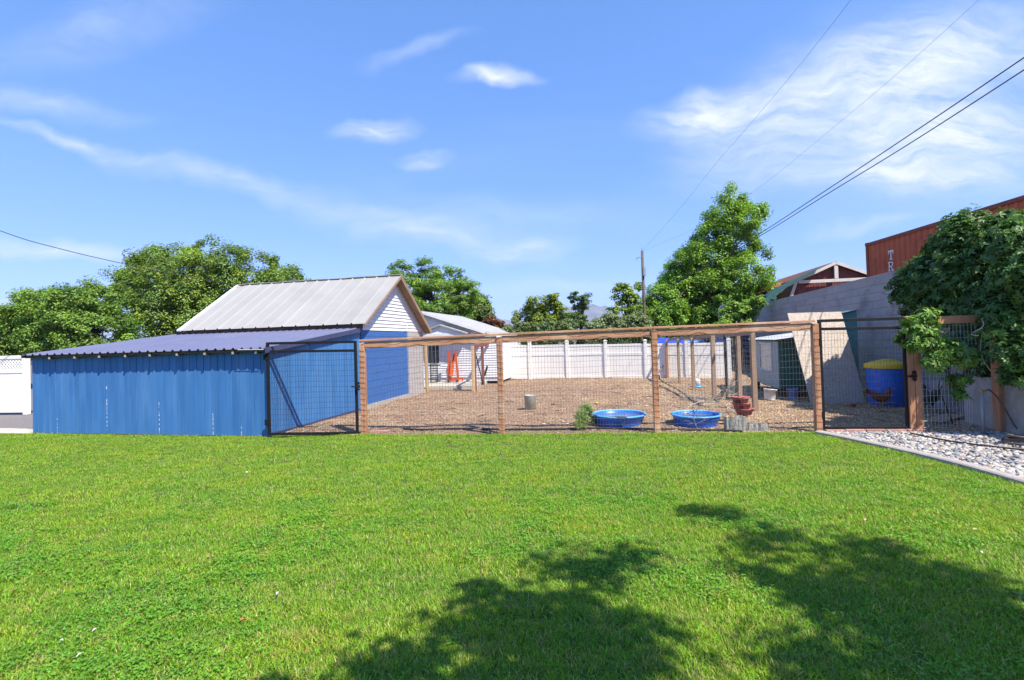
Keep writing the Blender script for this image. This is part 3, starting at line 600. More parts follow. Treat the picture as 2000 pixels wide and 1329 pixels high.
m = MB(); m.tube([B(.03, 6.15, 2.14), B(.08, 6.15, 2.16), B(.09, 6.2, 2.26), B(.05, 6.25, 2.27)], .012, 5); m.build('conduit', 'whitetrim', GAR)
# roof panels (near slope) and far slope
ru0, ru1 = -5.36, .26; npn = 14; pw = (ru1-ru0)/npn
for k in range(npn):
    a = ru0+k*pw; ribbed((a, a+pw), ER[0], RZ[0], [a+.04], .03, .03, 'roof_panel', 'tanroof', GAR, lambda u_, v_, h_: B(u_, v_, gslope(v_)+h_), .005)
m = MB(); m.prism([B(ru0, RZ[0], RZ[1]-.01), B(ru0, EL_[0], EL_[1]-.01), B(ru0, EL_[0], EL_[1]-.03), B(ru0, RZ[0], RZ[1]-.04)], U*(ru1-ru0)); m.build('far_roof', 'tanroof', GAR)
m = MB(); m.bar(B(ru0-.01, ER[0]-.01, ER[1]-.005), B(ru0-.01, RZ[0], RZ[1]+.01), .12, .05); m.build('white_rake', 'whitetrim', GAR)
m = MB(); m.bar(B(ru1+.006, ER[0], ER[1]-.035), B(ru1+.006, RZ[0]+.02, RZ[1]-.035), .025, .045); m.bar(B(ru1+.006, RZ[0]-.02, RZ[1]-.055), B(ru1+.006, EL_[0], EL_[1]-.055), .025, .12); m.build('rake_board', 'tanwood', GAR)
m = MB(); m.prism([B(.03, RZ[0]+.02, RZ[1]-.05), B(.03, EL_[0], EL_[1]-.05), B(.03, EL_[0], EL_[1]-.09), B(.03, RZ[0]+.02, RZ[1]-.09)], U*.2); m.build('soffit', 'tanwood', GAR)
m = MB()
for i in range(16):
    a = ru0+(ru1-ru0)*i/16; b_ = ru0+(ru1-ru0)*(i+1)/16; m.bar(B(a, RZ[0]+.0, RZ[1]+.018+random.uniform(-.008, .008)), B(b_, RZ[0]+.0, RZ[1]+.018+random.uniform(-.008, .008)), .13, .018)
m.build('ridge_cap', 'tanroof', GAR)
m = MB(); m.box(B((ru0+ru1)/2+.0, ER[0]+.13, ER[1]-.045), ru1-ru0-.25, .04, .12, U, V); m.build('eave_board', 'oldwood', GAR)

# ================================================================== WHITE HOUSE BEHIND
hw = G(840, 746, .12); HO = hw-U*2.2
def HB(u, v, z=0.): return HO+U*u+V*v+Z*z
HOUSE = empty('white_house', HB(2, 2, .12), 'small white sided house behind the patio with pale gable roof', 'house')
uR = float((onplane(951, 654, HO, V)-HO)@U); zE = float(onplane(951, 654, HO, V)[2]); uP = float((onplane(826, 614, HO, V)-HO)@U); zP = float(onplane(826, 614, HO, V)[2])
uL = uP-(uR-uP); uWR = float((onplane(978, 700, HO, V)-HO)@U)
m = MB(); m.prism([HB(uL+.25, .04), HB(uWR, .04), HB(uWR, .04, zE-.08), HB(uR-.2, .04, zE-.08), HB(uP, .04, zP-.12), HB(uL+.25, .04, zE-.08)], V*5.2); m.build('wall', 'siding', HOUSE)
sh = .095; k = 0; wz0, wz1 = float(onplane(850, 716, HO, V)[2]), float(onplane(850, 681, HO, V)[2]); wu0, wu1 = float((onplane(828, 700, HO, V)-HO)@U), float((onplane(858, 700, HO, V)-HO)@U)
while .16+sh*k < zP-.2:
    za, zb = .16+sh*k, .16+sh*(k+1); k += 1
    ze = zb+.12
    ur, ul = uWR-.01, uL+.3
    if ze > zE: f = (zP-ze)/(zP-zE); ur = min(ur, uP+(uR-uP)*f-.05); ul = uP-(uP-uL)*f+.05
    spans = [(ul, ur)]
    if zb > wz0-.03 and za < wz1+.03: spans = [(ul, wu0-.05), (wu1+.05, ur)]
    for (a, b_) in spans:
        if b_-a < .05: continue
        m = MB(); m.add([HB(a, -.004, za), HB(b_, -.004, za), HB(b_, .018, zb), HB(a, .018, zb), HB(a, .035, za), HB(b_, .035, za), HB(b_, .035, zb), HB(a, .035, zb)], [(0, 1, 2, 3), (4, 7, 6, 5), (0, 4, 5, 1), (3, 2, 6, 7), (0, 3, 7, 4), (1, 5, 6, 2)]); m.build('siding_board', 'siding', HOUSE)
wn = MB(); wn.box(HB((wu0+wu1)/2, .02, wz0-.025), wu1-wu0+.1, .07, .05, U, V); wn.box(HB((wu0+wu1)/2, .02, wz1+.025), wu1-wu0+.1, .07, .05, U, V); wn.box(HB(wu1+.025, .02, (wz0+wz1)/2), .05, .07, wz1-wz0, U, V); wn.box(HB(wu0-.025, .02, (wz0+wz1)/2), .05, .07, wz1-wz0, U, V)
wo = wn.build('window', 'whitetrim', HOUSE); m = MB(); m.box(HB((wu0+wu1)/2, .03, (wz0+wz1)/2), wu1-wu0, .01, wz1-wz0, U, V); m.build('pane', 'glass', wo)
for f in (.3, .52, .76):
    m = MB(); m.box(HB(wu0+(wu1-wu0)*f, .018, (wz0+wz1)/2), .018, .014, wz1-wz0, U, V); m.build('mullion', 'whitetrim', wo)
rl = 5.6
m = MB(); m.prism([HB(uP, -.3, zP), HB(uR, -.3, zE), HB(uR, -.3, zE-.07), HB(uP, -.3, zP-.08), HB(uL, -.3, zE-.07), HB(uL, -.3, zE)], V*rl); m.build('roof', 'houseroof', HOUSE)
m = MB(); m.bar(HB(uP, -.31, zP-.05), HB(uR, -.31, zE-.05), .02, .09); m.bar(HB(uP, -.31, zP-.05), HB(uL, -.31, zE-.05), .02, .09); m.build('rake_trim', 'whitetrim', HOUSE)
# small porch gable
pu, pz = float((onplane(859, 640, HB(0, -.5), V)-HO)@U), float(onplane(859, 640, HB(0, -.5), V)[2]); pr, pe = float((onplane(911, 656, HB(0, -.5), V)-HO)@U), float(onplane(911, 656, HB(0, -.5), V)[2]); pl = pu-(pr-pu)
m = MB(); m.prism([HB(pu, -.45, pz-.05), HB(pr-.12, -.45, pe-.02), HB(pl+.12, -.45, pe-.02)], V*.5); pg = m.build('porch_gable', 'siding', HOUSE)
m = MB(); m.prism([HB(pu, -.55, pz), HB(pr, -.55, pe), HB(pr, -.55, pe-.04), HB(pu, -.55, pz-.045), HB(pl, -.55, pe-.04), HB(pl, -.55, pe)], V*.9); m.build('porch_roof', 'houseroof', pg)
m = MB(); m.box(HB((pl+pr)/2, -.42, pe-.05), pr-pl-.1, .1, .1, U, V); m.build('porch_beam', 'whitetrim', pg)

# ================================================================== WHITE VINYL FENCES
WF = empty('vinyl_fence', WFP(1183)*A3(1, 1, 0), 'white vinyl privacy fence at the back of the chicken yard', 'fence')
wfpx = [983, 1035, 1108, 1183, 1261, 1341, 1424]; wfz = lambda px_: .07 if px_ > 1000 else .02
WROT = math.atan2(WFD[1], WFD[0])
for i, px_ in enumerate(wfpx):
    q = WFP(px_)*A3(1, 1, 0); zt = float(WFP(px_, 668.5-(px_-1035)*.012)[2]); m = MB(); m.box(q+Z*(zt/2), .125, .125, zt, WFD, WFN); po = m.build('post', 'vinyl', WF, bevel=.006)
    m = MB(); m.box(q+Z*(zt+.012), .15, .15, .025, WFD, WFN); m.add([q+WFD*.075*a+WFN*.075*b_+Z*(zt+.0245) for a, b_ in ((-1, -1), (1, -1), (1, 1), (-1, 1))]+[q+Z*(zt+.06)], [(0, 1, 4), (1, 2, 4), (2, 3, 4), (3, 0, 4)]); m.build('post_cap', 'vinyl', po)
wfpx2 = wfpx
for a, b_ in zip(wfpx[:-1], wfpx[1:]):
    pa, pb = WFP(a)*A3(1, 1, 0)+WFD*.064, WFP(b_)*A3(1, 1, 0)-WFD*.064; ht = float(WFP((a+b_)/2, 674.5-((a+b_)/2-1035)*.0125)[2]); hm = ht-.40
    for (zc, hh, nm) in ((ht-.04, .085, 'top_rail'), (hm, .11, 'middle_rail'), (.10, .12, 'bottom_rail')):
        m = MB(); m.bar(pa+Z*zc, pb+Z*zc, .05, hh); m.build(nm, 'vinyl', WF, bevel=.004)
    L_ = np.linalg.norm(pb-pa); nbd = max(3, int(round(L_/.28)))
    for k in range(nbd):
        c = pa+(pb-pa)*((k+.5)/nbd)
        for (za, zb) in ((.16, hm-.055), (hm+.055, ht-.0825)):
            m = MB(); m.box(c+Z*((za+zb)/2), L_/nbd-.004, .022, zb-za, WFD, WFN); m.build('board', 'vinyl', WF)
# fence by the drive, with lattice top
LF0 = G(56, 810); LFD = unit(G(0, 812)-LF0); LFD = unit(A3(-math.cos(TH), -math.sin(TH))*1.0+LFD*.3); LFN = perp(LFD)
def LP(px_, py): return onplane(px_, py, LF0, LFN)
LFN_ = empty('lattice_fence', LF0*A3(1, 1, 0)+LFD*.8, 'white vinyl fence with lattice top beside the asphalt drive', 'fence')
zt = float(LP(30, 694)[2]); zl = float(LP(30, 722)[2]); zl2 = float(LP(30, 731)[2])
for s_ in (0.06, 2.2, 4.4):
    m = MB(); m.box(LF0*A3(1, 1, 0)+LFD*s_+Z*zt/2, .125, .125, zt, LFD, LFN); m.build('post', 'vinyl', LFN_, bevel=.006)
for s0 in (.13, 2.27):
    a, b_ = LF0*A3(1, 1, 0)+LFD*s0, LF0*A3(1, 1, 0)+LFD*(s0+2.0)
    for zc, hh in ((zt-.06, .10), (zl-.05, .11), (.12, .12)): m = MB(); m.bar(a+Z*zc, b_+Z*zc, .05, hh); m.build('rail', 'vinyl', LFN_, bevel=.004)
    for k in range(7): m = MB(); m.box(a+(b_-a)*((k+.5)/7)+Z*((.18+zl-.105)/2), 2.0/7-.004, .02, zl-.105-.18, LFD, LFN); m.build('board', 'vinyl', LFN_)
    z_a, z_b = zl, zt-.11; hgt = z_b-z_a; k = 0
    for sgn in (1, -1):
        s_ = -hgt
        while s_ < 2.0:
            t0, t1 = s_, s_+hgt; f0 = max(0, -t0/hgt); f1 = min(1, (2.0-t0)/hgt)
            if f1-f0 > .1:
                pA = a+LFD*(t0+hgt*f0)+Z*((z_a+hgt*f0) if sgn > 0 else (z_b-hgt*f0)); pB = a+LFD*(t0+hgt*f1)+Z*((z_a+hgt*f1) if sgn > 0 else (z_b-hgt*f1))
                m = MB(); m.bar(pA+LFN*.006*sgn, pB+LFN*.006*sgn, .01, .035, np.cross(unit(pB-pA), LFN)); m.build('lattice_slat', 'vinyl', LFN_)
            s_ += .105

# ================================================================== WIRE FENCE AND GATES
def wires(o0, d, length, height, nv, nh, r, sag=0., rag=0., z0=.02, seed=1, nrm=None, wob=.004, top=None):
    """welded mesh panel: o0 foot, d along; returns MB"""
    m = MB(); R_ = random.Random(seed); nrm = perp(d) if nrm is None else nrm
    zf = lambda s_: height+(0 if top is None else top*s_/length)
    bow = [R_.uniform(-1, 1) for _ in range(8)]
    def off(s_, z): return nrm*(wob*(math.sin(s_*2.3+bow[0]*3)+math.sin(z*3.1+bow[1]*3)))
    def dz(s_, z): return -sag*math.sin(math.pi*s_/length)*(z/height)**2+.006*math.sin(s_*5+z*4+bow[2]*3)
    for i in range(nv):
        s_ = length*(i+.5)/nv; zt_ = zf(s_)-(R_.random()*rag); pts = [o0+d*(s_+.006*math.sin(z*3+i))+off(s_, z)+Z*(z+dz(s_, z)) for z in np.linspace(z0, zt_, 4)]; m.tube(pts, r, 3, False)
    for j in range(nh):
        zr = (j+.5)/nh; pts = []
        for s_ in np.linspace(0, length, 11): z = z0+(zf(s_)-z0)*zr; pts.append(o0+d*s_+off(s_, z)+Z*(z+dz(s_, z)))
        m.tube(pts, r, 3, False)
    return m
FEN = empty('wire_fence', FP(1130), 'redwood post and rail wire fence along the back edge of the lawn', 'fence')
posts = [(708, 668), (976, 656), (1279, 643), (1593, 630), (1781, 618)]; tops = []
for (px_, py) in posts:
    f = FP(px_+ (3 if px_ < 1500 else 4)); zt = float(FZ(px_, py)[2]); tops.append((f, zt)); m = MB(); wd = .098 if px_ != 1781 else .17
    if px_ == 1781:
        m.box(f+Z*(zt/2)-FD*.045, .095, .10, zt, FD, FN); m.build('post', 'redwood', FEN, bevel=.006); m = MB(); m.box(f+Z*(zt/2-.15)+FD*.055-FN*.01, .095, .10, zt-.3, FD, FN); m.build('post', 'redwood', FEN, bevel=.006)
    else: m.box(f+Z*((zt-.02)/2-.03), wd, wd, zt+.04, FD, FN); m.build('post', 'redwood', FEN, bevel=.006)
for i in range(3):
    (a, za), (b_, zb) = tops[i], tops[i+1]
    m = MB(); m.bar(a+Z*(za-.068)-FN*.0+FD*.052, b_+Z*(zb-.068)-FD*.052, .04, .125); m.build('rail', 'railwood', FEN, bevel=.005)
(a, za), (b_, zb) = tops[0], tops[3]
for i in range(3):
    (a, za), (b_, zb) = tops[i], tops[i+1]; m = MB(); m.bar(a+Z*(za+.022)-(FD*.05 if i == 0 else A3(0, 0, 0)), b_+Z*(zb+.022), .092, .038); m.build('cap_rail', 'railwood', FEN, bevel=.005)
for i in range(3):
    (a, za), (b_, zb) = tops[i], tops[i+1]; L_ = np.linalg.norm(b_-a)
    wires(a+FN*-.056, FD, L_, za-.05, int(L_/.052), 17, .0019, sag=(.05, .012, .02)[i], rag=.03, seed=i+3, wob=(.02, .008, .01)[i], top=zb-za).build('wire_mesh', 'wire', FEN, kind='stuff')
    m = MB(); pts = [a+(b_-a)*t-FN*.06+Z*(za+(zb-za)*t-.05+.022*math.sin(t*19+i)+.012*math.sin(t*47)) for t in np.linspace(0, 1, 40)]; m.tube(pts, .0042, 4); m.build('loose_wire', 'wiredark', FEN)
for (f, zt) in tops[:4]:                       # staples / mesh ends wrapped round the posts
    m = MB()
    for k in range(16): z = .08+k*(zt-.15)/16; m.tube([f-FD*.054-FN*.052+Z*(z+.004), f-FN*.056+Z*z, f+FD*.054-FN*.052+Z*(z-.006)], .0022, 4)
    m.build('wire_end', 'wiredark', FEN, kind='stuff')
# right end: post, rail and free mesh under the creeper
p5 = G(1957, 845); R5 = empty('fence_end', p5, 'short redwood fence bay with bare wire ends under the creeper', 'fence')
zt = float(P(1957, 690, p5[1])[2]); m = MB(); m.box(p5+Z*.82, .14, .14, 1.68, FD, FN); m.build('post', 'redwood', R5, bevel=.006)
ra, rb = FZ(1800, 627), FZ(1917, 623); m = MB(); m.bar(ra-FN*.07, rb-FN*.07, .045, .125); m.build('rail', 'redwood', R5, bevel=.005)
f4 = FP(1796); L_ = .86; m = MB(); R_ = random.Random(5)
for i in range(16):
    s_ = L_*(i+.5)/16; zb_ = .05; bend = .0 if i < 11 else .10*(i-10)
    pts = [f4+FD*(s_+ (bend*.25*(1-z/1.7)*-1 if z < .9 else 0))-FN*(.055)+Z*z for z in np.linspace(zb_, 1.80, 6)]; m.tube(pts, .0026, 4, False)
for j in range(17):
    z = .08+j*.103; ln = L_ if z > .95 else L_*(.40+.55*z/.95)
    m.tube([f4+FD*s_-FN*.058+Z*(z+.004*math.sin(s_*9+j)) for s_ in np.linspace(0, ln, 5)], .0026, 4, False)
m.build('wire_mesh', 'wirelight', R5, kind='stuff')
def gate(name, label, pxl, pxr, ytl, ybl, ytr, ybr, ycl, ycr, nv, nh, hinge_px, latch, a=None):
    a, b_ = (FP(pxl) if a is None else a), FP(pxr); FD = unit(b_-a); FN = perp(FD); FL0 = a; HG = a+FD*.0
    TL, BL, TR, BR = [onplane(x_, y_, FL0, FN) for x_, y_ in ((pxl, ytl), (pxl+2, ybl), (pxr-6, ytr), (pxr+2, ybr))]
    BL = a*A3(1, 1, 0)+Z*max(BL[2], .04); BR = b_*A3(1, 1, 0)+Z*max(BR[2], .04); TL = a*A3(1, 1, 0)+Z*TL[2]; TR = b_*A3(1, 1, 0)+Z*TR[2]
    CL, CR_ = a*A3(1, 1, 0)+Z*onplane(pxl, ycl, FL0, FN)[2], b_*A3(1, 1, 0)+Z*onplane(pxr, ycr, FL0, FN)[2]
    g = empty(name, (BL+BR)/2*A3(1, 1, 0), label, 'gate'); w = .048
    for nm, p, q in (('stile', BL-Z*.02, TL+Z*.02), ('stile', BR-Z*.02, TR+Z*.02), ('top_rail', TL+FD*.025, TR-FD*.025), ('cross_rail', CL+FD*.025, CR_-FD*.025), ('bottom_rail', BL+FD*.025, BR-FD*.025)):
        m = MB(); m.bar(p, q, w, w, FN if nm == 'stile' else Z); m.build(nm, 'blackmetal', g, bevel=.003)
    L_ = np.linalg.norm((BR-BL)[:2]); wires(BL*A3(1, 1, 0), FD, L_, CL[2]-.02, nv, nh, .0023, z0=BL[2], seed=hinge_px, wob=.002, top=CR_[2]-CL[2]).build('wire_mesh', 'wiredark', g, kind='stuff')
    for zz in (.30, 1.52):
        h = a-FD*.03+Z*zz-FN*.03; m = MB(); m.box(h, .075, .02, .10, FD, FN); m.tube([h-FN*.015-Z*.055, h-FN*.015+Z*.055], .012, 8); m.build('hinge', 'blackmetal', g)
    if latch:
        h = FP(latch)+Z*.92-FN*.07; m = MB(); m.tube([h-FD*.09, h+FD*.04], .012, 8); m.box(h+FD*.03, .07, .03, .05, FD, FN); m.box(h+FD*.035+Z*.06, .05, .02, .05, FD, FN); m.box(h+FD*.035-Z*.055, .05, .02, .04, FD, FN); m.build('latch', 'blackmetal', g)
    return g
gate('wire_gate', 'black framed wire gate hung against the corner of the blue shed', 529, 697, 671, 848, 668, 846, 687, 685, 34, 15, 534, 699, B(.045, -.05))
gate('wire_gate', 'black framed wire gate hung above the brick threshold near the creeper', 1607, 1772, 627, 836, 622, 836, 643, 640, 26, 14, 1602, 1779)
m = MB(); o_ = B(.05, .12); dd = V
for j in range(9):
    for i in range(9):
        z = .05+j*.17; s_ = i*.055; m.tube([o_+U*.02+dd*s_+Z*z, o_+U*.02+dd*(s_+.0275)+Z*(z+.085), o_+U*.02+dd*s_+Z*(z+.17)], .0018, 3, False)
m.build('chicken_wire', 'wiredark', label='strip of chicken wire standing against the shed corner', cat='wire')
# brick thresholds
def brick_row(label, p0, p1, n_, w, h, mat):
    e = empty('brick_threshold', (p0+p1)/2*A3(1, 1, 0), label, 'bricks'); d = unit(p1-p0); L_ = np.linalg.norm(p1-p0)
    for i in range(n_):
        m = MB(); q = p0+d*L_*(i+.5)/n_; m.box(q+Z*(h/2-.02+random.uniform(-.003, .003)), L_/n_-.012, w, h, unit(d+FN*random.uniform(-.02, .02)), perp(d)); m.build('brick', mat, e, bevel=.006)
brick_row('row of red pavers under the gate by the gravel', FP(1607)-FN*.02, FP(1805)-FN*.02, 5, .12, .075, 'brick')
brick_row('row of dusty pink pavers under the gate beside the shed', FP(535)+FN*.02, FP(700)+FN*.02, 6, .14, .045, 'brick')
m = MB(); m.box(G(742, 846)+Z*.02, .36, .16, .05, unit(FD+FN*.12), perp(FD)); m.build('paver', 'brick', bevel=.005, label='single red paver lying flat inside the wire fence', cat='paver')
m = MB(); q = FP(1800); m.bar(q+FD*.1+Z*.01-FN*.0, q+FD*1.3+Z*.01, .06, .05); m.build('ground_board', 'redwood', label='low redwood board on the ground under the bare wire mesh', cat='board')

# ================================================================== RETAINING WALL, TERRACE
s0, s1 = -1.6, wall_s(1452); zW = 3.05
RW = empty('retaining_wall', WP(4), 'tall grey concrete block retaining wall shading the yard', 'wall')
m = MB(); m.prism([WP(s0, -.30), WP(s1, -.30), WP(s1, -.012), WP(s0, -.012)], Z*(zW-.01)); m.build('wall_core', 'mortar', RW)
bm_ = MB(); bm_.box(A3(0, 0, .1), .80-.006, .03, .20-.006); blk = bm_.build('block', 'wallblock', RW, bevel=.003); first = True; WR = math.atan2(WD[1], WD[0]); nr = 15; rh_ = zW/nr
for r_ in range(nr):
    s_ = s0-(r_ % 2)*.4
    while s_ < s1:
        c = s_+.4
        if wall_s(1760)-1.2 < c < s1-.2 or (c >= s1-.2 and c < s1+.05):
            p = WP(c, .0, r_*rh_); sc3 = (1, 1, rh_/.2)
            if first: setparent(blk, RW, p); blk.rotation_euler = (0, 0, WR); blk.scale = sc3; first = False
            else: inst(blk, 'block', p, RW, WR, sc3)
        s_ += .8
m = MB(); m.prism([WP(s0, -.32, zW-.012), WP(s1+.02, -.32, zW-.012), WP(s1+.02, .02, zW-.012), WP(s0, .02, zW-.012)], Z*.05); m.build('cap', 'wallblock', RW)
# lower concrete footing that stands forward
fa = G(1884, 826); fb = A3(*(fa-WD*6.5)[:2]); m = MB(); m.prism([fa*A3(1, 1, 0), fb, fb-WN*1.5, fa*A3(1, 1, 0)-WN*.72], Z*.85); FT = m.build('concrete_footing', 'found', bevel=.01, label='low cast concrete footing under the creeper', cat='wall')
m = MB(); tp = [WP(s0, -.31), WP(s1, -.31), WP(s1+30, -.31), WP(s1+30, -70), WP(s0, -70)]; m.prism([A3(p[0], p[1], -.02) for p in tp], Z*2.72); m.build('terrace', 'dirt', kind='structure')
TZ = 2.70

# shipping container
cA, cB = G(1690, 477, 5.25), G(2000, 382, 5.25); cD = unit((cB-cA)*A3(1, 1, 0)); cN = perp(cD); cN = cN if cN[0] > 0 else -cN; cL = 12.2; cz0, cz1 = TZ+.02, 5.25
cA = cA*A3(1, 1, 0)
CO = empty('shipping_container', cA+cD*cL/2+cN*1.22+Z*cz0, 'rust orange shipping container with white letters standing above the wall', 'container')
def CP(s_, o_, z): return cA+cD*s_+cN*o_+Z*z
prof = []; s_ = .14
while s_ < cL-.2: prof += [(s_, .03), (s_+.07, .03), (s_+.105, .066), (s_+.175, .066)]; s_ += .278/1.0*1.0
vs = []; 
for (a, o_) in prof: vs += [CP(a, o_, cz0+.14), CP(a, o_, cz1-.10)]
m = MB(); m.add(vs, [(2*i, 2*i+2, 2*i+3, 2*i+1) for i in range(len(prof)-1)]); m.build('side_panel', 'rust', CO, fix=False)
m = MB(); m.prism([CP(.06, .09, cz0+.05), CP(cL-.06, .09, cz0+.05), CP(cL-.06, 2.38, cz0+.05), CP(.06, 2.38, cz0+.05)], Z*(cz1-cz0-.09)); m.build('body', 'rustdark', CO)
for a in (0, cL-.14):
    for o_ in (0, 2.30): m = MB(); m.prism([CP(a, o_, cz0), CP(a+.14, o_, cz0), CP(a+.14, o_+.14, cz0), CP(a, o_+.14, cz0)], Z*(cz1-cz0)); m.build('corner_post', 'rustdark', CO); 
for zz in (cz0+.07, cz1-.05): m = MB(); m.bar(CP(.14, .04, zz), CP(cL-.14, .04, zz), .08, .12); m.build('side_rail', 'rustdark', CO)
for a in (-.01, cL-.17): m = MB(); m.prism([CP(a, -.012, cz1-.10), CP(a+.18, -.012, cz1-.10), CP(a+.18, .16, cz1-.10), CP(a, .16, cz1-.10)], Z*.125); m.build('corner_casting', 'rustdark', CO)
def letter_at(px_, py, hgt, strokes):
    q = onplane(px_, py, cA+cN*.026, cN); s_c = float((q-cA)@cD); zc = float(q[2]); m = MB()
    for poly in strokes:           # poly in letter units: x 0..1 along the side (seen from the yard: far -> near), y 0..1 up
        m.prism([CP(s_c+(x_-.5)*hgt*.8, .022, zc+(y_-.5)*hgt) for (x_, y_) in poly], cN*.006)
    m.build('letter', 'letter', CO)
R_ = lambda x0, y0, x1, y1: [(x0, y0), (x1, y0), (x1, y1), (x0, y1)]
LT = [R_(.0, .84, 1, 1), R_(.0, .62, .13, .84), R_(.87, .62, 1, .84), R_(.40, .13, .60, .84), R_(.24, .0, .76, .13)]
LR = [R_(0, 0, .38, .12), R_(.10, .12, .28, .88), R_(0, .88, .72, 1), R_(.28, .46, .70, .57), [(.72, 1), (.70, .88), (.76, .84), (.76, .60), (.70, .57), (.72, .46), (.92, .58), (.95, .72), (.92, .88)], [(.45, .46), (.64, .46), (.88, .12), (.68, .12)], R_(.62, 0, 1.0, .12)]
LA = [R_(0, 0, .34, .12), R_(.66, 0, 1, .12), [(.10, .12), (.27, .12), (.55, .88), (.42, 1.0)], [(.74, .12), (.92, .12), (.60, 1.0), (.42, 1.0), (.50, .86)], R_(.26, .32, .76, .43), R_(.3, .9, .6, 1)]
letter_at(1740, 498.5, .36, LT); letter_at(1740, 520.5, .36, LR); letter_at(1740.5, 542.5, .36, LA)

# barn on the terrace
bp = P(1629, 514, 29.0); bU = unit(A3(math.cos(math.radians(-10)), math.sin(math.radians(-10)))); bV = perp(bU)
def BP(u_, v_, z): return A3(bp[0], bp[1])+bU*u_+bV*v_+Z*z
def bpix(px_, py): q = onplane(px_, py, A3(bp[0], bp[1]), bV); return float((q-bp)@bU), float(q[2])
kx, kz = bpix(1553, 549); lx, lz = bpix(1541, 592); pk = bp[2]
lx2 = lx-(kz-lz)*0; tot = lz-TZ; ex = kx-.75; ez = kz-2.0
BARN = empty('barn', BP(0, 3, TZ), 'dark red gambrel barn with cream trim beyond the retaining wall', 'barn')
m = MB(); m.prism([BP(ex+.15, .06, TZ), BP(-ex-.15, .06, TZ), BP(-ex-.15, .06, ez), BP(-kx-.06, .06, kz-.05), BP(0, .06, pk-.06), BP(kx+.06, .06, kz-.05), BP(ex+.15, .06, ez)], bV*8); m.build('wall', 'barnred', BARN)
nb_ = 38
for i in range(nb_):
    a, b_ = ex+.2+(-2*ex-.4)*i/nb_, ex+.2+(-2*ex-.4)*(i+1)/nb_-.02
    def top(x_):
        ax_ = abs(x_); return (pk+(kz-pk)*ax_/abs(kx)) if ax_ < abs(kx) else kz+(ez-kz)*(ax_-abs(kx))/(abs(ex)-abs(kx))
    za, zb = top(a)-.12, top(b_)-.12
    if min(za, zb) < TZ+.1: continue
    m = MB(); m.prism([BP(a, .03, TZ+.03), BP(b_, .03, TZ+.03), BP(b_, .03, zb), BP(a, .03, za)], bV*.025); m.build('board', 'barnred', BARN)
for sg in (1, -1):
    m = MB(); m.prism([BP(0, -.25, pk), BP(sg*kx, -.25, kz), BP(sg*kx, -.25, kz+.07), BP(0, -.25, pk+.07)], bV*8.6); m.build('upper_roof', 'barnroof', BARN)
    m = MB(); m.prism([BP(sg*kx, -.25, kz), BP(sg*ex, -.25, ez), BP(sg*(ex-.06), -.25, ez+.03), BP(sg*(kx-.04), -.25, kz+.07)], bV*8.6); m.build('lower_roof', 'barnroof', BARN)
    m = MB(); m.bar(BP(0, -.27, pk-.02), BP(sg*kx, -.27, kz-.02), .03, .17); m.bar(BP(sg*kx, -.272, kz), BP(sg*ex, -.272, ez), .03, .17); m.build('rake_trim', 'palebeam', BARN)
m = MB(); m.bar(BP(kx+.1, -.2, kz-.1), BP(-kx-.1, -.2, kz-.1), .1, .18); m.build('tie_beam', 'palebeam', BARN)
m = MB(); m.box(BP(0, -.2, (pk+kz)/2-.05), .2, .1, pk-kz-.12, bU, bV); m.build('king_post', 'palebeam', BARN)
# rust roofed lean-to beside the barn and its tarp
e_ = P(1478, 573, 31.5); f_ = P(1545, 548, 31.5); RL = empty('rust_roof_shed', A3((e_[0]+f_[0])/2, 33, TZ), 'rust coloured sheet roof beside the red barn', 'shed')
m = MB(); m.prism([A3(e_[0], 31.5, e_[2]), A3(f_[0], 31.3, f_[2]), A3(f_[0], 31.3, f_[2]-.08), A3(e_[0], 31.5, e_[2]-.08)], Y_*5); m.build('roof', 'orangeroof', RL)
m = MB(); m.prism([A3(e_[0]+.3, 31.8, TZ-.02), A3(f_[0], 31.8, TZ-.02), A3(f_[0], 31.8, f_[2]-.09), A3(e_[0]+.3, 31.8, e_[2]+.0)], Y_*4.4); m.build('wall', 'barnred', RL)
tpts = [(1548, 549), (1566, 540), (1588, 529), (1604, 522), (1590, 531), (1572, 541), (1556, 552), (1536, 562), (1527, 571), (1518, 575), (1514, 586), (1506, 584), (1500, 591), (1493, 589), (1498, 578), (1508, 571), (1522, 562)]
m = MB(); m.prism([P(x_, y_, 28.55) for x_, y_ in tpts], Y_*.5); m.build('tarp', 'tarp', label='crumpled teal tarp slung over the eave of the red barn', cat='tarp', smooth=False)

# ================================================================== INNER RUN AND COOP
RUN = empty('run_fence', GB(1396, 782), 'row of weathered lumber posts dividing the chicken run', 'fence')
rposts = [(1475, 803, 652, .095), (1396, 782, 656, .095), (1355, 762, 660, .09), (1327, 749, 662, .085), (1304, 739, 664, .085), (1446, 783, 650, .085)]
for i, (px_, py, yt, w) in enumerate(rposts):
    q = GB(px_, py); zt = float(P(px_-3, yt, q[1])[2]); m = MB(); m.box(q*A3(1, 1, 0)+Z*(zt/2-.02), w, w, zt+.04, FD, FN); m.build('post', 'greywood' if i != 4 else 'redwood', RUN, bevel=.005)
qa, qb, qc = GB(1475, 803), GB(1396, 782), GB(1304, 739)
m = MB(); m.bar(P(1472, 650, qa[1]), P(1306, 664, qc[1]), .05, .10); m.build('rail', 'greywood', RUN)
m = MB(); m.bar(P(1322, 682, 19.0), P(1288, 725, 18.9), .03, .05); m.build('brace', 'greywood', RUN)
dd = qc-qb; L_ = np.linalg.norm(dd[:2]); dd = unit(dd*A3(1, 1, 0)); wires(qb*A3(1, 1, 0)+perp(dd)*.06, dd, L_, 1.45, 60, 14, .0016, seed=21, wob=.01).build('wire_mesh', 'wire', RUN, kind='stuff')
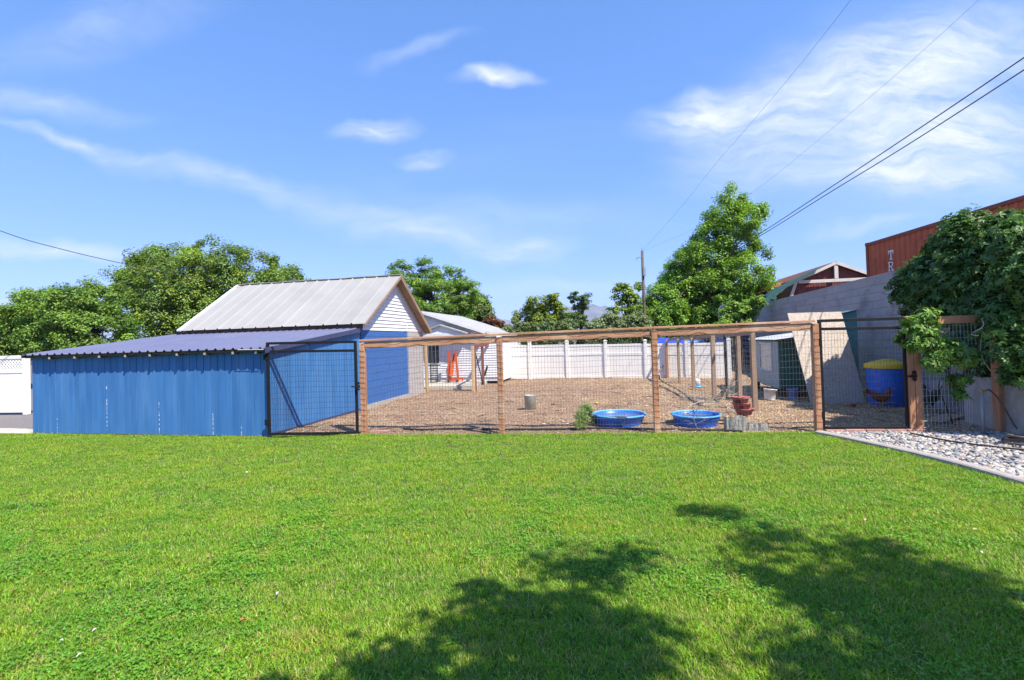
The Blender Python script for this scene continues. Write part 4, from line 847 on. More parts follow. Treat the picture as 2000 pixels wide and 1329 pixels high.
dd = qb-qa; L_ = np.linalg.norm(dd[:2]); dd = unit(dd*A3(1, 1, 0)); wires(qa*A3(1, 1, 0)+perp(dd)*.06, dd, L_, 1.55, 26, 15, .0016, seed=22, wob=.01).build('wire_mesh', 'wirelight', RUN, kind='stuff')
# black gate frame inside the run
IG = empty('run_gate', GB(1430, 778), 'black framed inner gate between the run posts', 'gate')
ga, gb_ = GB(1420, 781), GB(1440, 781)
for (q, xt) in ((ga, 1419), (gb_, 1440)): m = MB(); m.bar(q+Z*.02, q*A3(1, 1, 0)+Z*1.68, .05, .05, Y_); m.build('stile', 'blackmetal', IG)
for z_ in (.06, 1.66): m = MB(); m.bar(ga*A3(1, 1, 0)+Z*z_, gb_*A3(1, 1, 0)+Z*z_, .04, .04); m.build('rail', 'blackmetal', IG)
wires(ga*A3(1, 1, 0), unit((gb_-ga)*A3(1, 1, 0)), np.linalg.norm((gb_-ga)[:2]), 1.6, 6, 12, .002, seed=31).build('wire_mesh', 'wirelight', IG, kind='stuff')
m = MB(); m.bar(GB(1398, 786)+Z*.05, P(1434, 742, 13.4), .05, .09); m.build('leaning_board', 'oldwood', label='dark plank propped against the inner run gate', cat='board')
for px_ in (1426, 1441):
    q = P(px_, 700, 20.5)*A3(1, 1, 0); m = MB(); m.tube([q, q*A3(1, 1, 0)+Z*float(P(px_, 625+(px_-1426)*.15, 20.5)[2])], .03, 8); m.build('steel_post', 'pvc', label='grey steel pipe beyond the run rail, '+('nearer the white fence' if px_ == 1426 else 'nearer the retaining wall'), cat='pipe', group='steel pipes beyond the run')
# coop
cq = GB(1523, 776)*A3(1, 1, 0); COOP = empty('chicken_coop', cq+WD*1.2-WN*.5, 'raised grey green chicken coop with framed window and metal roof', 'coop')
def KP(s_, o_, z): return cq+WD*s_-WN*o_+Z*z
zc0, zc1 = .26, float(P(1523, 666, cq[1])[2]); wq = 1.15; dl = 2.5
m = MB(); m.prism([KP(.02, .02, zc0), KP(dl-.02, .02, zc0), KP(dl-.02, wq-.02, zc0), KP(.02, wq-.02, zc0)], Z*(zc1-zc0)); m.build('wall', 'coopgreen', COOP)
for k in range(11): a = dl*k/11; m = MB(); m.prism([KP(a+.003, -.004, zc0-.02), KP(a+dl/11-.003, -.004, zc0-.02), KP(a+dl/11-.003, .018, zc0-.02), KP(a+.003, .018, zc0-.02)], Z*(zc1-zc0)); m.build('panel', 'coopgrey', COOP)
for k in range(8): a = wq*k/8; m = MB(); m.prism([KP(-.004, a+.003, zc0-.03), KP(.018, a+.003, zc0-.03), KP(.018, a+wq/8-.003, zc0-.03), KP(-.004, a+wq/8-.003, zc0-.03)], Z*(zc1-zc0+.14*(k+1)/8)); m.build('end_panel', 'coopgreen', COOP)
for (a, o_) in ((.08, .08), (dl-.08, .08), (.08, wq-.1), (dl-.08, wq-.1)): m = MB(); m.box(KP(a, o_, zc0/2), .08, .08, zc0, WD, WN); m.build('leg', 'oldwood', COOP)
wa, wb = float((onplane(1508, 690, cq, WN)-cq)@WD), float((onplane(1485.5, 690, cq, WN)-cq)@WD); za, zb = float(onplane(1497, 722, cq, WN)[2]), float(onplane(1497, 671, cq, WN)[2])
wm = MB()
for p_, q_ in (((wa, za), (wb, za)), ((wa, zb), (wb, zb)), ((wa, za), (wa, zb)), ((wb, za), (wb, zb))): wm.bar(KP(p_[0], -.012, p_[1]), KP(q_[0], -.012, q_[1]), .03, .05)
cw = wm.build('window', 'whitetrim', COOP, bevel=.01); m = MB(); m.prism([KP(wa, -.008, za), KP(wb, -.008, za), KP(wb, -.008, zb), KP(wa, -.008, zb)], -WN*.004*-1); m.build('pane', 'paleglass', cw)
m = MB(); m.bar(KP((wa), -.016, (za+zb)/2), KP(wb, -.016, (za+zb)/2), .012, .02); m.build('mullion', 'whitetrim', cw)
ribs = [dl*.0-.1+.15*(j+.5) for j in range(18)]
ribbed((-.12, dl+.14), -.12, wq+.06, ribs, .018, .03, 'roof_sheet', 'galvroof', COOP, lambda u_, v_, h_: KP(u_, v_, zc1+.03+.14*(v_+.1)/wq+h_), .004)
m = MB(); m.bar(KP(-.1, -.08, zc1+.005), KP(-.1, wq+.02, zc1+.15), .03, .05); m.build('fascia', 'oldwood', COOP)
# strand board sheet leaning, teal panel behind
bl, br = GB(1585, 789), GB(1691, 786); tl = P(1538, 612, bl[1]+.75); tr_ = P(1643, 609, br[1]+.72)
def slab(name, p, q, r_, s_, th, mat, **k):
    nrm = unit(np.cross(q-p, s_-p)); nrm = nrm if nrm[1] < 0 else -nrm; m = MB(); m.prism([p, q, r_, s_], -nrm*th); return m.build(name, mat, **k)
slab('strand_board', bl, br, tr_, tl, .018, 'osb', label='large pale strand board sheet leaning beside the coop', cat='board')
tb = [P(1646, 770, 12.9), P(1681, 775, 12.7)]; tb = [q*A3(1, 1, 0)+Z*(gz(q)) for q in tb]; slab('teal_panel', tb[0], tb[1], P(1673, 604, 12.75), P(1637, 609, 12.95), .05, 'teal', label='tall teal panel standing behind the strand board', cat='panel')
m = MB(); q = P(1660, 606, 12.85); m.bar(P(1640, 612, 12.92), P(1671, 605, 12.72), .14, .02); m.build('panel_cap', 'whitetrim', bpy.data.objects['teal_panel'])
# barrel
bq = GB(1736, 791); rb_ = .40; BAR = empty('storage_barrel', bq, 'blue plastic barrel with yellow lid inside the run', 'barrel')
ht = float(P(1736, 712, bq[1])[2])-bq[2]; m = MB(); m.lathe(bq, [(rb_*.90, 0), (rb_*.95, .03), (rb_*.99, ht*.45), (rb_, ht*.9), (rb_*.98, ht)], 36); m.build('drum', 'barrel', BAR, smooth=True)
m = MB(); m.lathe(bq+Z*(ht-.02), [(rb_*1.06, -.06), (rb_*1.09, -.045), (rb_*1.09, .03), (rb_*1.0, .05), (rb_*.8, .075), (rb_*.45, .115), (rb_*.2, .14), (0.001, .145)], 36); m.build('lid', 'yellow', BAR)

# ================================================================== THINGS IN THE YARD
def pool(label, px_, pyb, width_px, rx):
    q = G(px_, pyb); q = q+FN*(rx*.55) ; q = q*A3(1, 1, 0)+Z*(gz(q)+.005); e = empty('paddling_pool', q, label, 'paddling pool', 'kiddie pools in the yard'); hh = .20
    m = MB(); m.lathe(q, [(rx*.86, 0), (rx*.87, .02), (rx*.94, hh*.6), (rx*.955, hh*.62), (rx*.975, hh*.98), (rx*.955, hh*.97), (rx*.92, hh*.6), (rx*.85, .03), (rx*.85, .012)], 48, closed=True); m.build('basin', 'poolblue', e, smooth=True)
    m = MB(); m.lathe(q, [(rx*.965, hh*.94), (rx*1.02, hh*.92), (rx*1.045, hh*.97), (rx*1.03, hh*1.06), (rx*.985, hh*1.08), (rx*.955, hh*1.0), (rx*.965, hh*.94)], 48, closed=True); m.build('rim', 'poolrim', e, smooth=True)
    m = MB(); m.lathe(q, [(rx*.945, hh*.74), (.001, hh*.742)], 48, closed=True); m.build('water', 'water', e)
    m = MB(); m.lathe(q, [(rx*.86, .012), (.001, .012)], 48, closed=True); m.build('floor', 'poolblue', e)
pool('blue plastic paddling pool next to the small potted pine', 1212, 833, 106, .50)
pool('blue plastic paddling pool next to the broken log edging', 1366, 836, 94, .43)
# galvanised bucket
q = GB(1036, 800); BK = empty('metal_bucket', q, 'dented galvanised bucket standing alone on the wood chips', 'bucket'); m = MB(); m.lathe(q, [(.115, 0), (.13, .01), (.143, .33), (.15, .345), (.143, .345), (.125, .02), (.001, .02)], 24, closed=True); m.build('body', 'galv', BK, smooth=True)
m = MB(); m.tube([q+A3(-.145, 0, .33)]+[q+A3(-.145*math.cos(t)-.01, .0, .33+.10*math.sin(t)) for t in np.linspace(.2, 1.0, 5)]+[q+A3(-.11, .0, .43)], .004, 5); m.build('handle', 'wire', BK)
# feeder
q = GB(1362, 757); FE = empty('poultry_feeder', q, 'white poultry drinker with blue tray beside a run post', 'feeder'); m = MB(); m.lathe(q, [(.13, 0), (.15, .01), (.15, .05), (.10, .05), (.001, .05)], 20, closed=True); m.build('tray', 'poolrim', FE, smooth=True)
m = MB(); m.lathe(q, [(.095, .05), (.095, .22), (.07, .27), (.03, .29), (.001, .29)], 20); m.build('tank', 'whiteplastic', FE, smooth=True)
# buckets by the coop
def bucket(label, px_, py, r_, h_, mat, tilt=(0, 0, 0)):
    q = GB(px_, py); e = empty('plastic_bucket', q, label, 'bucket'); e.rotation_euler = tilt; m = MB(); m.lathe(q, [(r_*.82, 0), (r_, h_), (r_*1.06, h_), (r_*1.06, h_-.03), (r_*1.01, h_-.03)], 20, closed=True); m.lathe(q, [(r_*.97, h_-.01), (r_*.8, .02), (.001, .02)], 20, closed=True); m.build('body', mat, e, smooth=True)
    m = MB(); m.tube([q+A3(r_*math.cos(t), -.02-r_*.6*math.sin(t), h_-.06-.05*math.sin(t)) for t in np.linspace(0, math.pi, 9)], .004, 5); m.build('handle', 'wire', e)
bucket('white plastic bucket on the chips in front of the coop', 1503, 781, .15, .27, 'whiteplastic', (0, .12, .3)); bucket('pale blue bucket in the shade under the coop', 1549, 779, .13, .25, 'bluepale')
# hens
def hen(label, px_, py, mat, face, s_=1.0):
    q = GB(px_, py); e = empty('hen', q, label, 'hen', 'hens in the yard'); fx = A3(math.cos(face), math.sin(face)); sd = perp(fx)
    sec = [(-.25, .37, .010, .012), (-.215, .355, .03, .035), (-.165, .315, .052, .06), (-.11, .265, .075, .085), (-.04, .235, .088, .10), (.04, .235, .085, .10), (.105, .265, .066, .082), (.14, .315, .046, .052), (.155, .36, .034, .038), (.168, .395, .031, .034), (.192, .408, .026, .026), (.215, .405, .011, .010), (.238, .398, .002, .002)]
    vs = []; n_ = 12
    for i, (x_, z_, a, b_) in enumerate(sec):
        p0 = sec[max(i-1, 0)]; p1 = sec[min(i+1, len(sec)-1)]; d = unit(A3(p1[0]-p0[0], 0, p1[1]-p0[1])); nz = A3(-d[2], 0, d[0])
        for k in range(n_):
            t = 2*math.pi*k/n_; o2 = nz*b_*math.sin(t); vs.append(q+s_*(fx*(x_+o2[0])+sd*a*math.cos(t)+Z*(z_+o2[2])))
    fs = [(i*n_+k, i*n_+(k+1) % n_, (i+1)*n_+(k+1) % n_, (i+1)*n_+k) for i in range(len(sec)-1) for k in range(n_)]+[tuple(range(n_)), tuple((len(sec)-1)*n_+k for k in range(n_))]
    m = MB(); m.add(vs, fs)
    for g in (-1, 1):
        m.tube([q+s_*(sd*.035*g+Z*.20), q+s_*(sd*.04*g+fx*.015+Z*.12)], [.036*s_, .018*s_], 8)
    m.build('body', mat, e, smooth=True)
    for g in (-1, 1):
        m = MB(); a = q+s_*(sd*.04*g+fx*.015+Z*.13); f0 = q+s_*(sd*.042*g+fx*-.005+Z*.012); m.tube([a, f0], .008*s_, 6)
        for ang in (-.5, 0, .5, math.pi): m.tube([f0, f0+s_*.055*(fx*math.cos(ang)+sd*math.sin(ang))-Z*.006], .006*s_, 5)
        m.build('leg', 'henleg', e)
    m = MB(); m.prism([q+s_*(fx*x_+Z*z_-sd*.004) for x_, z_ in ((.165, .425), (.16, .45), (.172, .44), (.18, .462), (.19, .442), (.202, .455), (.208, .425))], sd*.008*s_); m.build('comb', 'comb', e)
    for k in range(4): m = MB(); m.prism([q+s_*(fx*(-.19)+Z*.335+sd*(.012*(k-1.5))), q+s_*(fx*(-.30-.008*k)+Z*(.47-.03*k)+sd*(.016*(k-1.5))), q+s_*(fx*(-.255)+Z*(.42-.03*k)+sd*(.018*(k-1.5))+fx*-.045), q+s_*(fx*(-.20)+Z*.30+sd*(.012*(k-1.5)))], sd*.006); m.build('tail_feather', mat, e)
hen('rusty brown hen standing before the blue barrel', 1722, 798, 'hen', math.radians(-6), 1.0)
hen('black hen standing in shade behind the bare wire mesh', 1817, 806, 'hendark', math.radians(75), 1.25)
hen('small brown hen perched in the shade behind the pale blue bucket', 1556, 772, 'hen', math.radians(150), .85)
# maroon stacking planters on the log edging
q = GB(1452, 826)+Z*.12; PL = empty('stacked_planter', q, 'stack of maroon plastic pocket planters on the log edging', 'planter')
for k, (dx, z_, rot) in enumerate(((.03, .02, .2), (-.01, .13, .9), (-.02, .24, .5))):
    m = MB(); c = q+A3(dx, 0, z_)
    for j in range(3):
        t = rot+j*2.094; cc = c+A3(.09*math.cos(t), .09*math.sin(t), 0); m.lathe(cc, [(.05, 0), (.085, .12), (.10, .12), (.10, .135), (.082, .135), (.05, .015), (.001, .015)], 16, closed=True)
    m.build('pot_tier', 'terra', PL, smooth=True)
# broken log edging
for k, (px0, px1, py, h_, lb) in enumerate(((1421, 1462, 845, .26, 'upright grey weathered log end under the maroon planters'), (1464, 1503, 844, .15, 'lower grey weathered log with broken top beside the planters'))):
    a, b_ = G(px0, py), G(px1, py); L_ = np.linalg.norm(b_-a); d = unit(b_-a); rr_ = np.random.default_rng(k); m = MB(); nn = 9; vs = []
    for i in range(nn):
        for j, (o_, z_) in enumerate(((0, -.02), (.01, 1), (.16, .95), (.20, -.02))): vs.append(a+d*L_*i/(nn-1)+perp(d)*(o_+.03+rr_.uniform(-.02, .02))+Z*(z_*h_*((.86+.16*math.sin(i*1.1+k*2+j)+rr_.uniform(-.05, .05)) if z_ > 0 else 1)))
    m.add(vs, [(i*4+j, i*4+(j+1) % 4, (i+1)*4+(j+1) % 4, (i+1)*4+j) for i in range(nn-1) for j in range(4)]+[(0, 1, 2, 3), tuple((nn-1)*4+j for j in range(4))]); m.build('log_edging', 'stonegrey', label=lb, cat='log')
# dry branches
def branch(label, p, d, L_, seed, r0=.012):
    R_ = np.random.default_rng(seed); m = MB()
    def grow(p, d, L_, r_, lv):
        pts = [p]; dd_ = d
        for i in range(4): dd_ = unit(dd_+R_.normal(0, .22, 3)*A3(1, 1, .6)); pts.append(pts[-1]+dd_*L_/4); pts[-1][2] = max(pts[-1][2], .02)
        m.tube(pts, [r_*(1-.18*i) for i in range(5)], 5)
        if lv: 
            for i in (1, 2, 3):
                for _ in range(2): grow(pts[i], unit(dd_+R_.normal(0, .8, 3)*A3(1, 1, .7)), L_*.5, r_*.6, lv-1)
    grow(np.array(p, float), unit(np.array(d, float)), L_, r0, 2); m.build('dry_branch', 'twig', label=label, cat='branch')
branch('tangle of dry bare branches heaped by the run post', GB(1440, 815)+Z*.08, (-1, .3, .25), 1.3, 3, .016); branch('dry bare branch lying against the wood post', GB(1420, 798)+Z*.05, (-.6, .8, .35), 1.0, 8)
branch('thin dry stalks leaning over the pool by the log edging', GB(1362, 842)+Z*.02, (-.15, .05, .9), .42, 5, .006); branch('thin dry stalks leaning on the pool by the potted pine', GB(1216, 840)+Z*.02, (.1, .05, .9), .28, 6, .005)
# hoses and cables
def hose(name, label, pix, r_, mat, cat, lift=.0, onbed=True):
    pts = []
    for (x_, y_) in pix: p = GB(x_, y_) if onbed else G(x_, y_, .03); pts.append(p+Z*(r_+lift))
    fine = []
    for i in range(len(pts)-1):
        p0, p1, p2, p3 = pts[max(i-1, 0)], pts[i], pts[i+1], pts[min(i+2, len(pts)-1)]
        for t in np.linspace(0, 1, 7)[:-1]: fine.append(.5*((2*p1)+(p2-p0)*t+(2*p0-5*p1+4*p2-p3)*t*t+(3*p1-p0-3*p2+p3)*t**3))
    fine.append(pts[-1]); m = MB(); m.tube(fine, r_, 6); return m.build(name, mat, smooth=True, label=label, cat=cat)
hose('drip_hose', 'black drip hose lying along the foot of the wire fence', [(788, 840), (830, 842), (880, 840), (930, 840), (985, 841), (1050, 841), (1110, 840), (1170, 839), (1230, 840), (1290, 841), (1340, 842), (1400, 843), (1450, 845)], .021, 'hose', 'hose')
hose('drip_hose', 'short black hose branching toward the lawn between the posts', [(905, 840), (925, 843), (945, 846), (960, 849)], .014, 'hose', 'hose')
hose('drip_hose', 'black hose end running to the fence post by the gate', [(1505, 842), (1540, 839), (1570, 836), (1590, 836)], .014, 'hose', 'hose')
hose('cable', 'black cable snaking from the back fence across the chips', [(1286, 740), (1300, 750), (1318, 759), (1338, 772), (1352, 783), (1368, 789)], .016, 'hose', 'cable')
m = MB(); q = GB(1286, 742); m.box(q+Z*.08, .10, .10, .2, FD, FN); m.build('outlet_box', 'blackmetal', bevel=.01, label='small black box at the end of the cable', cat='box')
# riser pipe with hose
q = G(1921, 851); RP = empty('water_riser', q, 'grey standing water pipe with brass tap in the gravel', 'pipe'); zt = float(P(1922, 768, q[1])[2]); m = MB(); m.tube([q-Z*.02, q+Z*zt], .026, 12); m.build('pipe', 'pvc', RP, smooth=True); m = MB(); m.tube([q+Z*zt, q+Z*(zt+.05)], .018, 8); m.tube([q+Z*(zt+.02), q+A3(.06, -.01, zt+.04)], .014, 8); m.build('tap', 'brass', RP)
a = q+A3(.06, -.01, zt+.04); m = MB(); m.tube([a, a+A3(.05, 0, .01), a+A3(.17, .0, -.10), a+A3(.26, -.03, -.30), a+A3(.33, -.07, -.52), a+A3(.40, -.16, -.70), a+A3(.50, -.4, -a[2]+.03), a+A3(.8, -.6, -a[2]+.03)], .013, 8); m.build('garden_hose', 'hosebrown', smooth=True, label='brown garden hose hanging from the tap of the water pipe', cat='hose')
m = MB(); c = G(1990, 872)+A3(.06, 0, 0)
pts = []
for k in range(70): t = k*.28; r_ = .17+.03*math.sin(t*.37); pts.append(c+A3(r_*1.15*math.cos(t), r_*math.sin(t), .05+.0016*k+.014*math.sin(t*1.3)))
pts += [c+A3(.1, -.28, .05), c+A3(.35, -.38, .04), c+A3(.7, -.40, .04)]
m.tube(pts, .016, 6); m.build('hose_coil', 'hosebrown', smooth=True, label='coiled brown garden hose lying on the gravel', cat='hose')
hose('buried_hose', 'thin dark hose crossing the gravel from the gate', [(1778, 848), (1810, 855), (1850, 863), (1900, 870), (1950, 876), (2005, 882)], .012, 'hose', 'hose', .004, False)
# planks and junk in the shade behind the bare mesh
for k, (pp, lb) in enumerate((((1822, 826, 1868, 815), 'flat dusty board in the shade behind the bare mesh'), ((1868, 806, 1905, 822), 'short board lying before the concrete footing'))):
    m = MB(); m.bar(GB(pp[0], pp[1])+Z*.03, GB(pp[2], pp[3])+Z*.04, .30 if k == 0 else .14, .025); m.build('loose_board', 'greywood', label=lb, cat='board')
q = GB(1862, 800); m = MB(); m.lathe(q, [(.11, 0), (.14, .2), (.15, .2), (.15, .215), (.13, .215), (.10, .02), (.001, .02)], 18, closed=True); m.build('tub', 'pvc', smooth=True, label='grey tub in the shade by the concrete footing', cat='tub')
q = GB(1667, 797); m = MB(); m.lathe(q, [(.035, 0), (.06, .09), (.066, .09), (.066, .11), (.05, .11), (.001, .1)], 14, closed=True); m.build('small_pot', 'terra', smooth=True, label='tiny terracotta pot on the shaded ground behind the gate', cat='pot')
q = GB(1165, 789); m = MB(); m.lathe(q+Z*.0, [(.001, 0), (.03, .006), (.042, .024), (.027, .045), (.001, .051)], 12); m.build('orange_leaf', 'yellow', smooth=True, label='small orange leaf lying on the wood chips', cat='orange_leaf')  # squat round body standing in for a fallen orange leaf
R_ = random.Random(4)
for (x_, y_) in ((1100, 825), (1108, 829), (1062, 830), (1246, 790), (1308, 806), (1262, 794)):
    q = GB(x_, y_); m = MB(); r_ = R_.uniform(.025, .045); m.lathe(q, [(.001, 0), (r_*.9, r_*.2), (r_, r_*.5), (r_*.6, r_*.9), (.001, r_)], 7, sx=1.3); m.build('pale_stone', 'concrete', label='small pale stone lying loose on the wood chips', cat='stone', group='pale stones on the wood chips')
# potted pine and seedling
q = GB(1160, 829); m = MB(); m.lathe(q, [(.055, 0), (.08, .13), (.088, .13), (.088, .15), (.07, .15), (.055, .05), (.001, .05)], 18, closed=True); m.build('flower_pot', 'galv', smooth=True, label='small grey pot beside the paddling pool', cat='pot')
def fineplant(name, label, px_, py, h_, w_, n_, col, cat='plant'):
    q = GB(px_, py); e = empty(name, q, label, cat); m = MB(); m.tube([q-Z*.02, q+Z*h_*.8], [.008, .004], 5); m.build('stem', 'bark', e)
    kc = 16; zc = RNG.random(kc)*.85+.1; tc_ = RNG.uniform(0, 6.28, kc); rc = w_*(1-zc*.7)*RNG.uniform(.25, 1.1, kc); ck = RNG.integers(0, kc, n_); pos = q+np.c_[rc*np.cos(tc_), rc*np.sin(tc_), .05+zc*h_][ck]+RNG.normal(0, w_*.24, (n_, 3)); pos[:, 2] = np.maximum(pos[:, 2], q[2]+.01); nr = nrmz(np.c_[RNG.normal(size=(n_, 2)), RNG.normal(.3, .5, n_)]); c = np.tile(col, (n_, 1))*RNG.uniform(.6, 1.5, (n_, 1)); leaves('foliage', pos, nr, RNG.uniform(.03, .06, n_), c, 'weed', e, q, aspect=.2)
fineplant('pine_seedling', 'young pine seedling with soft needles at the lawn edge', 1136, 841, .33, .15, 1500, (.36, .46, .14)); fineplant('pine_seedling', 'taller young pine seedling rising from the grey pot', 1147, 831, .40, .13, 1500, (.28, .40, .11))

# orange engine hoist, bin, patio gate
hq = G(884, 746, .125); hY = hq[1]-.25; HP = lambda x_, y_, dy=0.: P(x_, y_, hY+dy)
HT = empty('engine_hoist', HP(885, 746), 'folded orange engine hoist standing on the patio by the house', 'hoist')
m = MB(); m.bar(HP(877.5, 745), HP(877, 685), .10, .09, Y_); m.build('mast', 'redorange', HT); m = MB(); m.bar(HP(895, 742, .1), HP(889, 684, .1), .08, .08, Y_); m.build('folded_leg', 'redorange', HT)
m = MB(); m.bar(HP(881, 735, -.08), HP(886, 697, -.08), .13, .10, Y_); m.build('boom', 'orange', HT); m = MB(); m.tube([HP(885, 705, -.15), HP(887, 692, -.15)], .03, 8); m.build('ram', 'blackmetal', HT)
m = MB(); m.bar(HP(873, 742), HP(897, 742), .10, .10); m.bar(HP(880, 739.5, .2), HP(905, 738.5, .2), .07, .06); m.bar(HP(903, 739, .2), HP(903, 745, .2), .05, .05, Y_); m.build('base', 'redorange', HT)
for x_ in (876, 893): m = MB(); c = HP(x_, 745, -.05); m.tube([c-X*.03, c+X*.03], .05, 10); m.build('caster', 'blackmetal', HT)
tq = G(848, 747, .125); m = MB(); tY = tq[1]-.2; q = P(848, 747, tY); hh = 0.72; rr_ = .15
for k in range(18): t = 2*math.pi*k/18; m.tube([q+A3(rr_*math.cos(t), rr_*math.sin(t), 0), q+A3(rr_*math.cos(t), rr_*math.sin(t), hh)], .007, 4)
for z_ in np.linspace(0.01, hh, 9): m.tube([q+A3(rr_*math.cos(t), rr_*math.sin(t), z_) for t in np.linspace(0, 6.283, 19)], .007, 4)
m.build('wire_bin', 'blackmetal', label='tall dark wire bin standing under the house window', cat='bin')
# low wire panel on light posts along the patio
PF = empty('patio_fence', G(880, 765), 'low wire panel between two pale lumber posts before the patio', 'fence'); pa_, pb_ = G(834, 766), G(925.5, 765)
for (q, x_, yt, mt_) in ((pa_, 832.5, 674, 'palewood'), (pb_, 925, 676, 'palewood')): zt = float(P(x_, yt, q[1])[2]); m = MB(); m.box(q+Z*zt/2, .095, .095, zt, FD, FN); m.build('post', mt_, PF, bevel=.005)
dd = unit(pb_-pa_); wires(pa_, dd, np.linalg.norm(pb_-pa_), 1.45, 34, 14, .0022, seed=51, wob=.01).build('wire_mesh', 'wire', PF, kind='stuff')
PG = empty('patio_gate', G(945, 757), 'brown painted gate frame standing open at the patio edge', 'gate')
g0, g1, g2 = G(929, 764), G(944, 754), G(966, 747)
def up_(q, x_, yt): return q*A3(1, 1, 0)+Z*float(P(x_, yt, q[1])[2])
t0, t1, t2 = up_(g0, 929, 677), up_(g1, 942, 675), up_(g2, 967, 673)
for a, b_, w in ((g0, t0, .08), (g1, t1, .10), (g2, t2, .12)): m = MB(); m.bar(a-Z*.02, b_, w, w, Y_); m.build('post', 'brownpaint', PG)
for a, b_ in ((t0, t1), (t1, t2)): m = MB(); m.bar(a+Z*.0, b_, .08, .10); m.build('head_rail', 'brownpaint', PG)
m = MB(); m.bar(t0-Z*.1, g1+Z*.05, .03, .05); m.bar(t2-Z*.05, G(947, 752)+Z*.35, .05, .06); m.build('brace', 'blackmetal', PG)
m = MB(); m.bar(g0+Z*.02, g1+Z*.02, .06, .04); m.build('threshold', 'greywood', PG)
wires(g0, unit(g1-g0), np.linalg.norm(g1-g0), t0[2], 12, 12, .002, seed=61).build('wire_mesh', 'wire', PG, kind='stuff')
m = MB(); q = G(968, 749); m.box(q+Z*.13, .4, .3, .05, U, V); m.build('step_slab', 'concrete', label='pale slab at the foot of the brown patio gate', cat='slab')
# dried weed bundle by the patio gate
wq_ = G(957, 749); DW = empty('dry_weed', wq_, 'dry grey weed growing beside the open patio gate', 'plant'); n_ = 900; z = RNG.random(n_); pos = wq_+np.c_[RNG.normal(0, .16, n_)*(1-z*.6)+.0, RNG.normal(0, .12, n_)*(1-z*.6), z*1.15]; nr = nrmz(np.c_[RNG.normal(size=(n_, 2)), RNG.normal(0, .15, n_)]); leaves('stalks', pos, nr, RNG.uniform(.08, .2, n_), np.tile((.30, .25, .17), (n_, 1))*RNG.uniform(.6, 1.4, (n_, 1)), 'straw', DW, wq_, aspect=.12)

# ================================================================== beyond the white fence
BR_ = empty('blue_roof_shed', P(1385, 675, 23)*A3(1, 1, 0), 'blue corrugated roof of a shed showing over the white fence', 'shed')
p_, q_ = P(1342, 671, 22), P(1424, 668, 21.6); p2_, q2_ = P(1330, 656, 24.6), P(1424, 651, 24.2); m = MB(); nn = 40; vs = []
for i in range(nn+1):
    t = i/nn; h_ = .025*math.sin(t*nn*math.pi/1.0+.5*math.pi*(i % 2)); vs += [p_+(q_-p_)*t+Z*(.03*(i % 2)), p2_+(q2_-p2_)*t+Z*(.03*(i % 2))]
m.add(vs, [(2*i, 2*i+2, 2*i+3, 2*i+1) for i in range(nn)]); m.build('roof', 'blueroof', BR_, fix=False)
m = MB(); a_ = (p_+q_)/2; m.box(A3(a_[0], a_[1]+1.3, .7), 1.9, 2.0, 1.4, U, V); m.build('wall', 'siding', BR_)
m = MB(); R_ = np.random.default_rng(2); vs = []; nx_ = 12
for j in range(4):
    for i in range(nx_): b_ = P(1284+i*5.2, 674-j*4.6+R_.uniform(-1.2, 1.2)-(i > 8)*j*1.2, 21.0+j*.4); vs.append(b_+Y_*R_.uniform(-.1, .1))
m.add(vs, [(j*nx_+i, j*nx_+i+1, (j+1)*nx_+i+1, (j+1)*nx_+i) for j in range(3) for i in range(nx_-1)]); lo_ = [P(1284+i*5.2, 674, 21)*A3(1, 1, 0) for i in range(nx_)]; k_ = len(m.v); m.add([A3(p[0], p[1], .0) for p in lo_], [(-k_+i, -k_+i+1, i+1, i) for i in range(nx_-1)]); tp_ = m.build('tarp', 'bluetarp', label='royal blue tarp over a heap behind the white fence', cat='tarp', fix=False); sm = tp_.modifiers.new('thick', 'SOLIDIFY'); sm.thickness = .02
# dark trailer corner by the wall end
tr0 = P(1404, 624, 25.5); TRL = empty('trailer', A3(tr0[0]+1.0, 26.5, 0), 'dark cargo trailer with white edge trim beyond the wall end', 'trailer'); zt = float(P(1415, 594, 25.5)[2])
m = MB(); m.prism([A3(tr0[0], 25.5, .35), A3(tr0[0], 25.5, zt-.25), A3(tr0[0]+.25, 25.5, zt), A3(tr0[0]+1.7, 25.5, zt+.05), A3(tr0[0]+1.7, 25.5, .35)], A3(1.6, 3.2, 0)); m.build('body', 'navytrim', TRL)
m = MB(); m.bar(A3(tr0[0]-.01, 25.48, .35), A3(tr0[0]-.01, 25.48, zt-.25), .022, .022, Y_); m.bar(A3(tr0[0]-.01, 25.48, zt-.25), A3(tr0[0]+.25, 25.48, zt), .022, .022); m.bar(A3(tr0[0], 25.47, zt-.42), A3(tr0[0]+1.7, 25.47, zt-.40), .022, .022); m.build('edge_trim', 'pvc', TRL)
for y_ in (26.4, 27.5): m = MB(); xo = (y_-25.5)*.5; m.tube([A3(tr0[0]+xo-.06, y_, .34), A3(tr0[0]+xo+.14, y_, .34)], .34, 18); m.build('wheel', 'blackmetal', TRL)

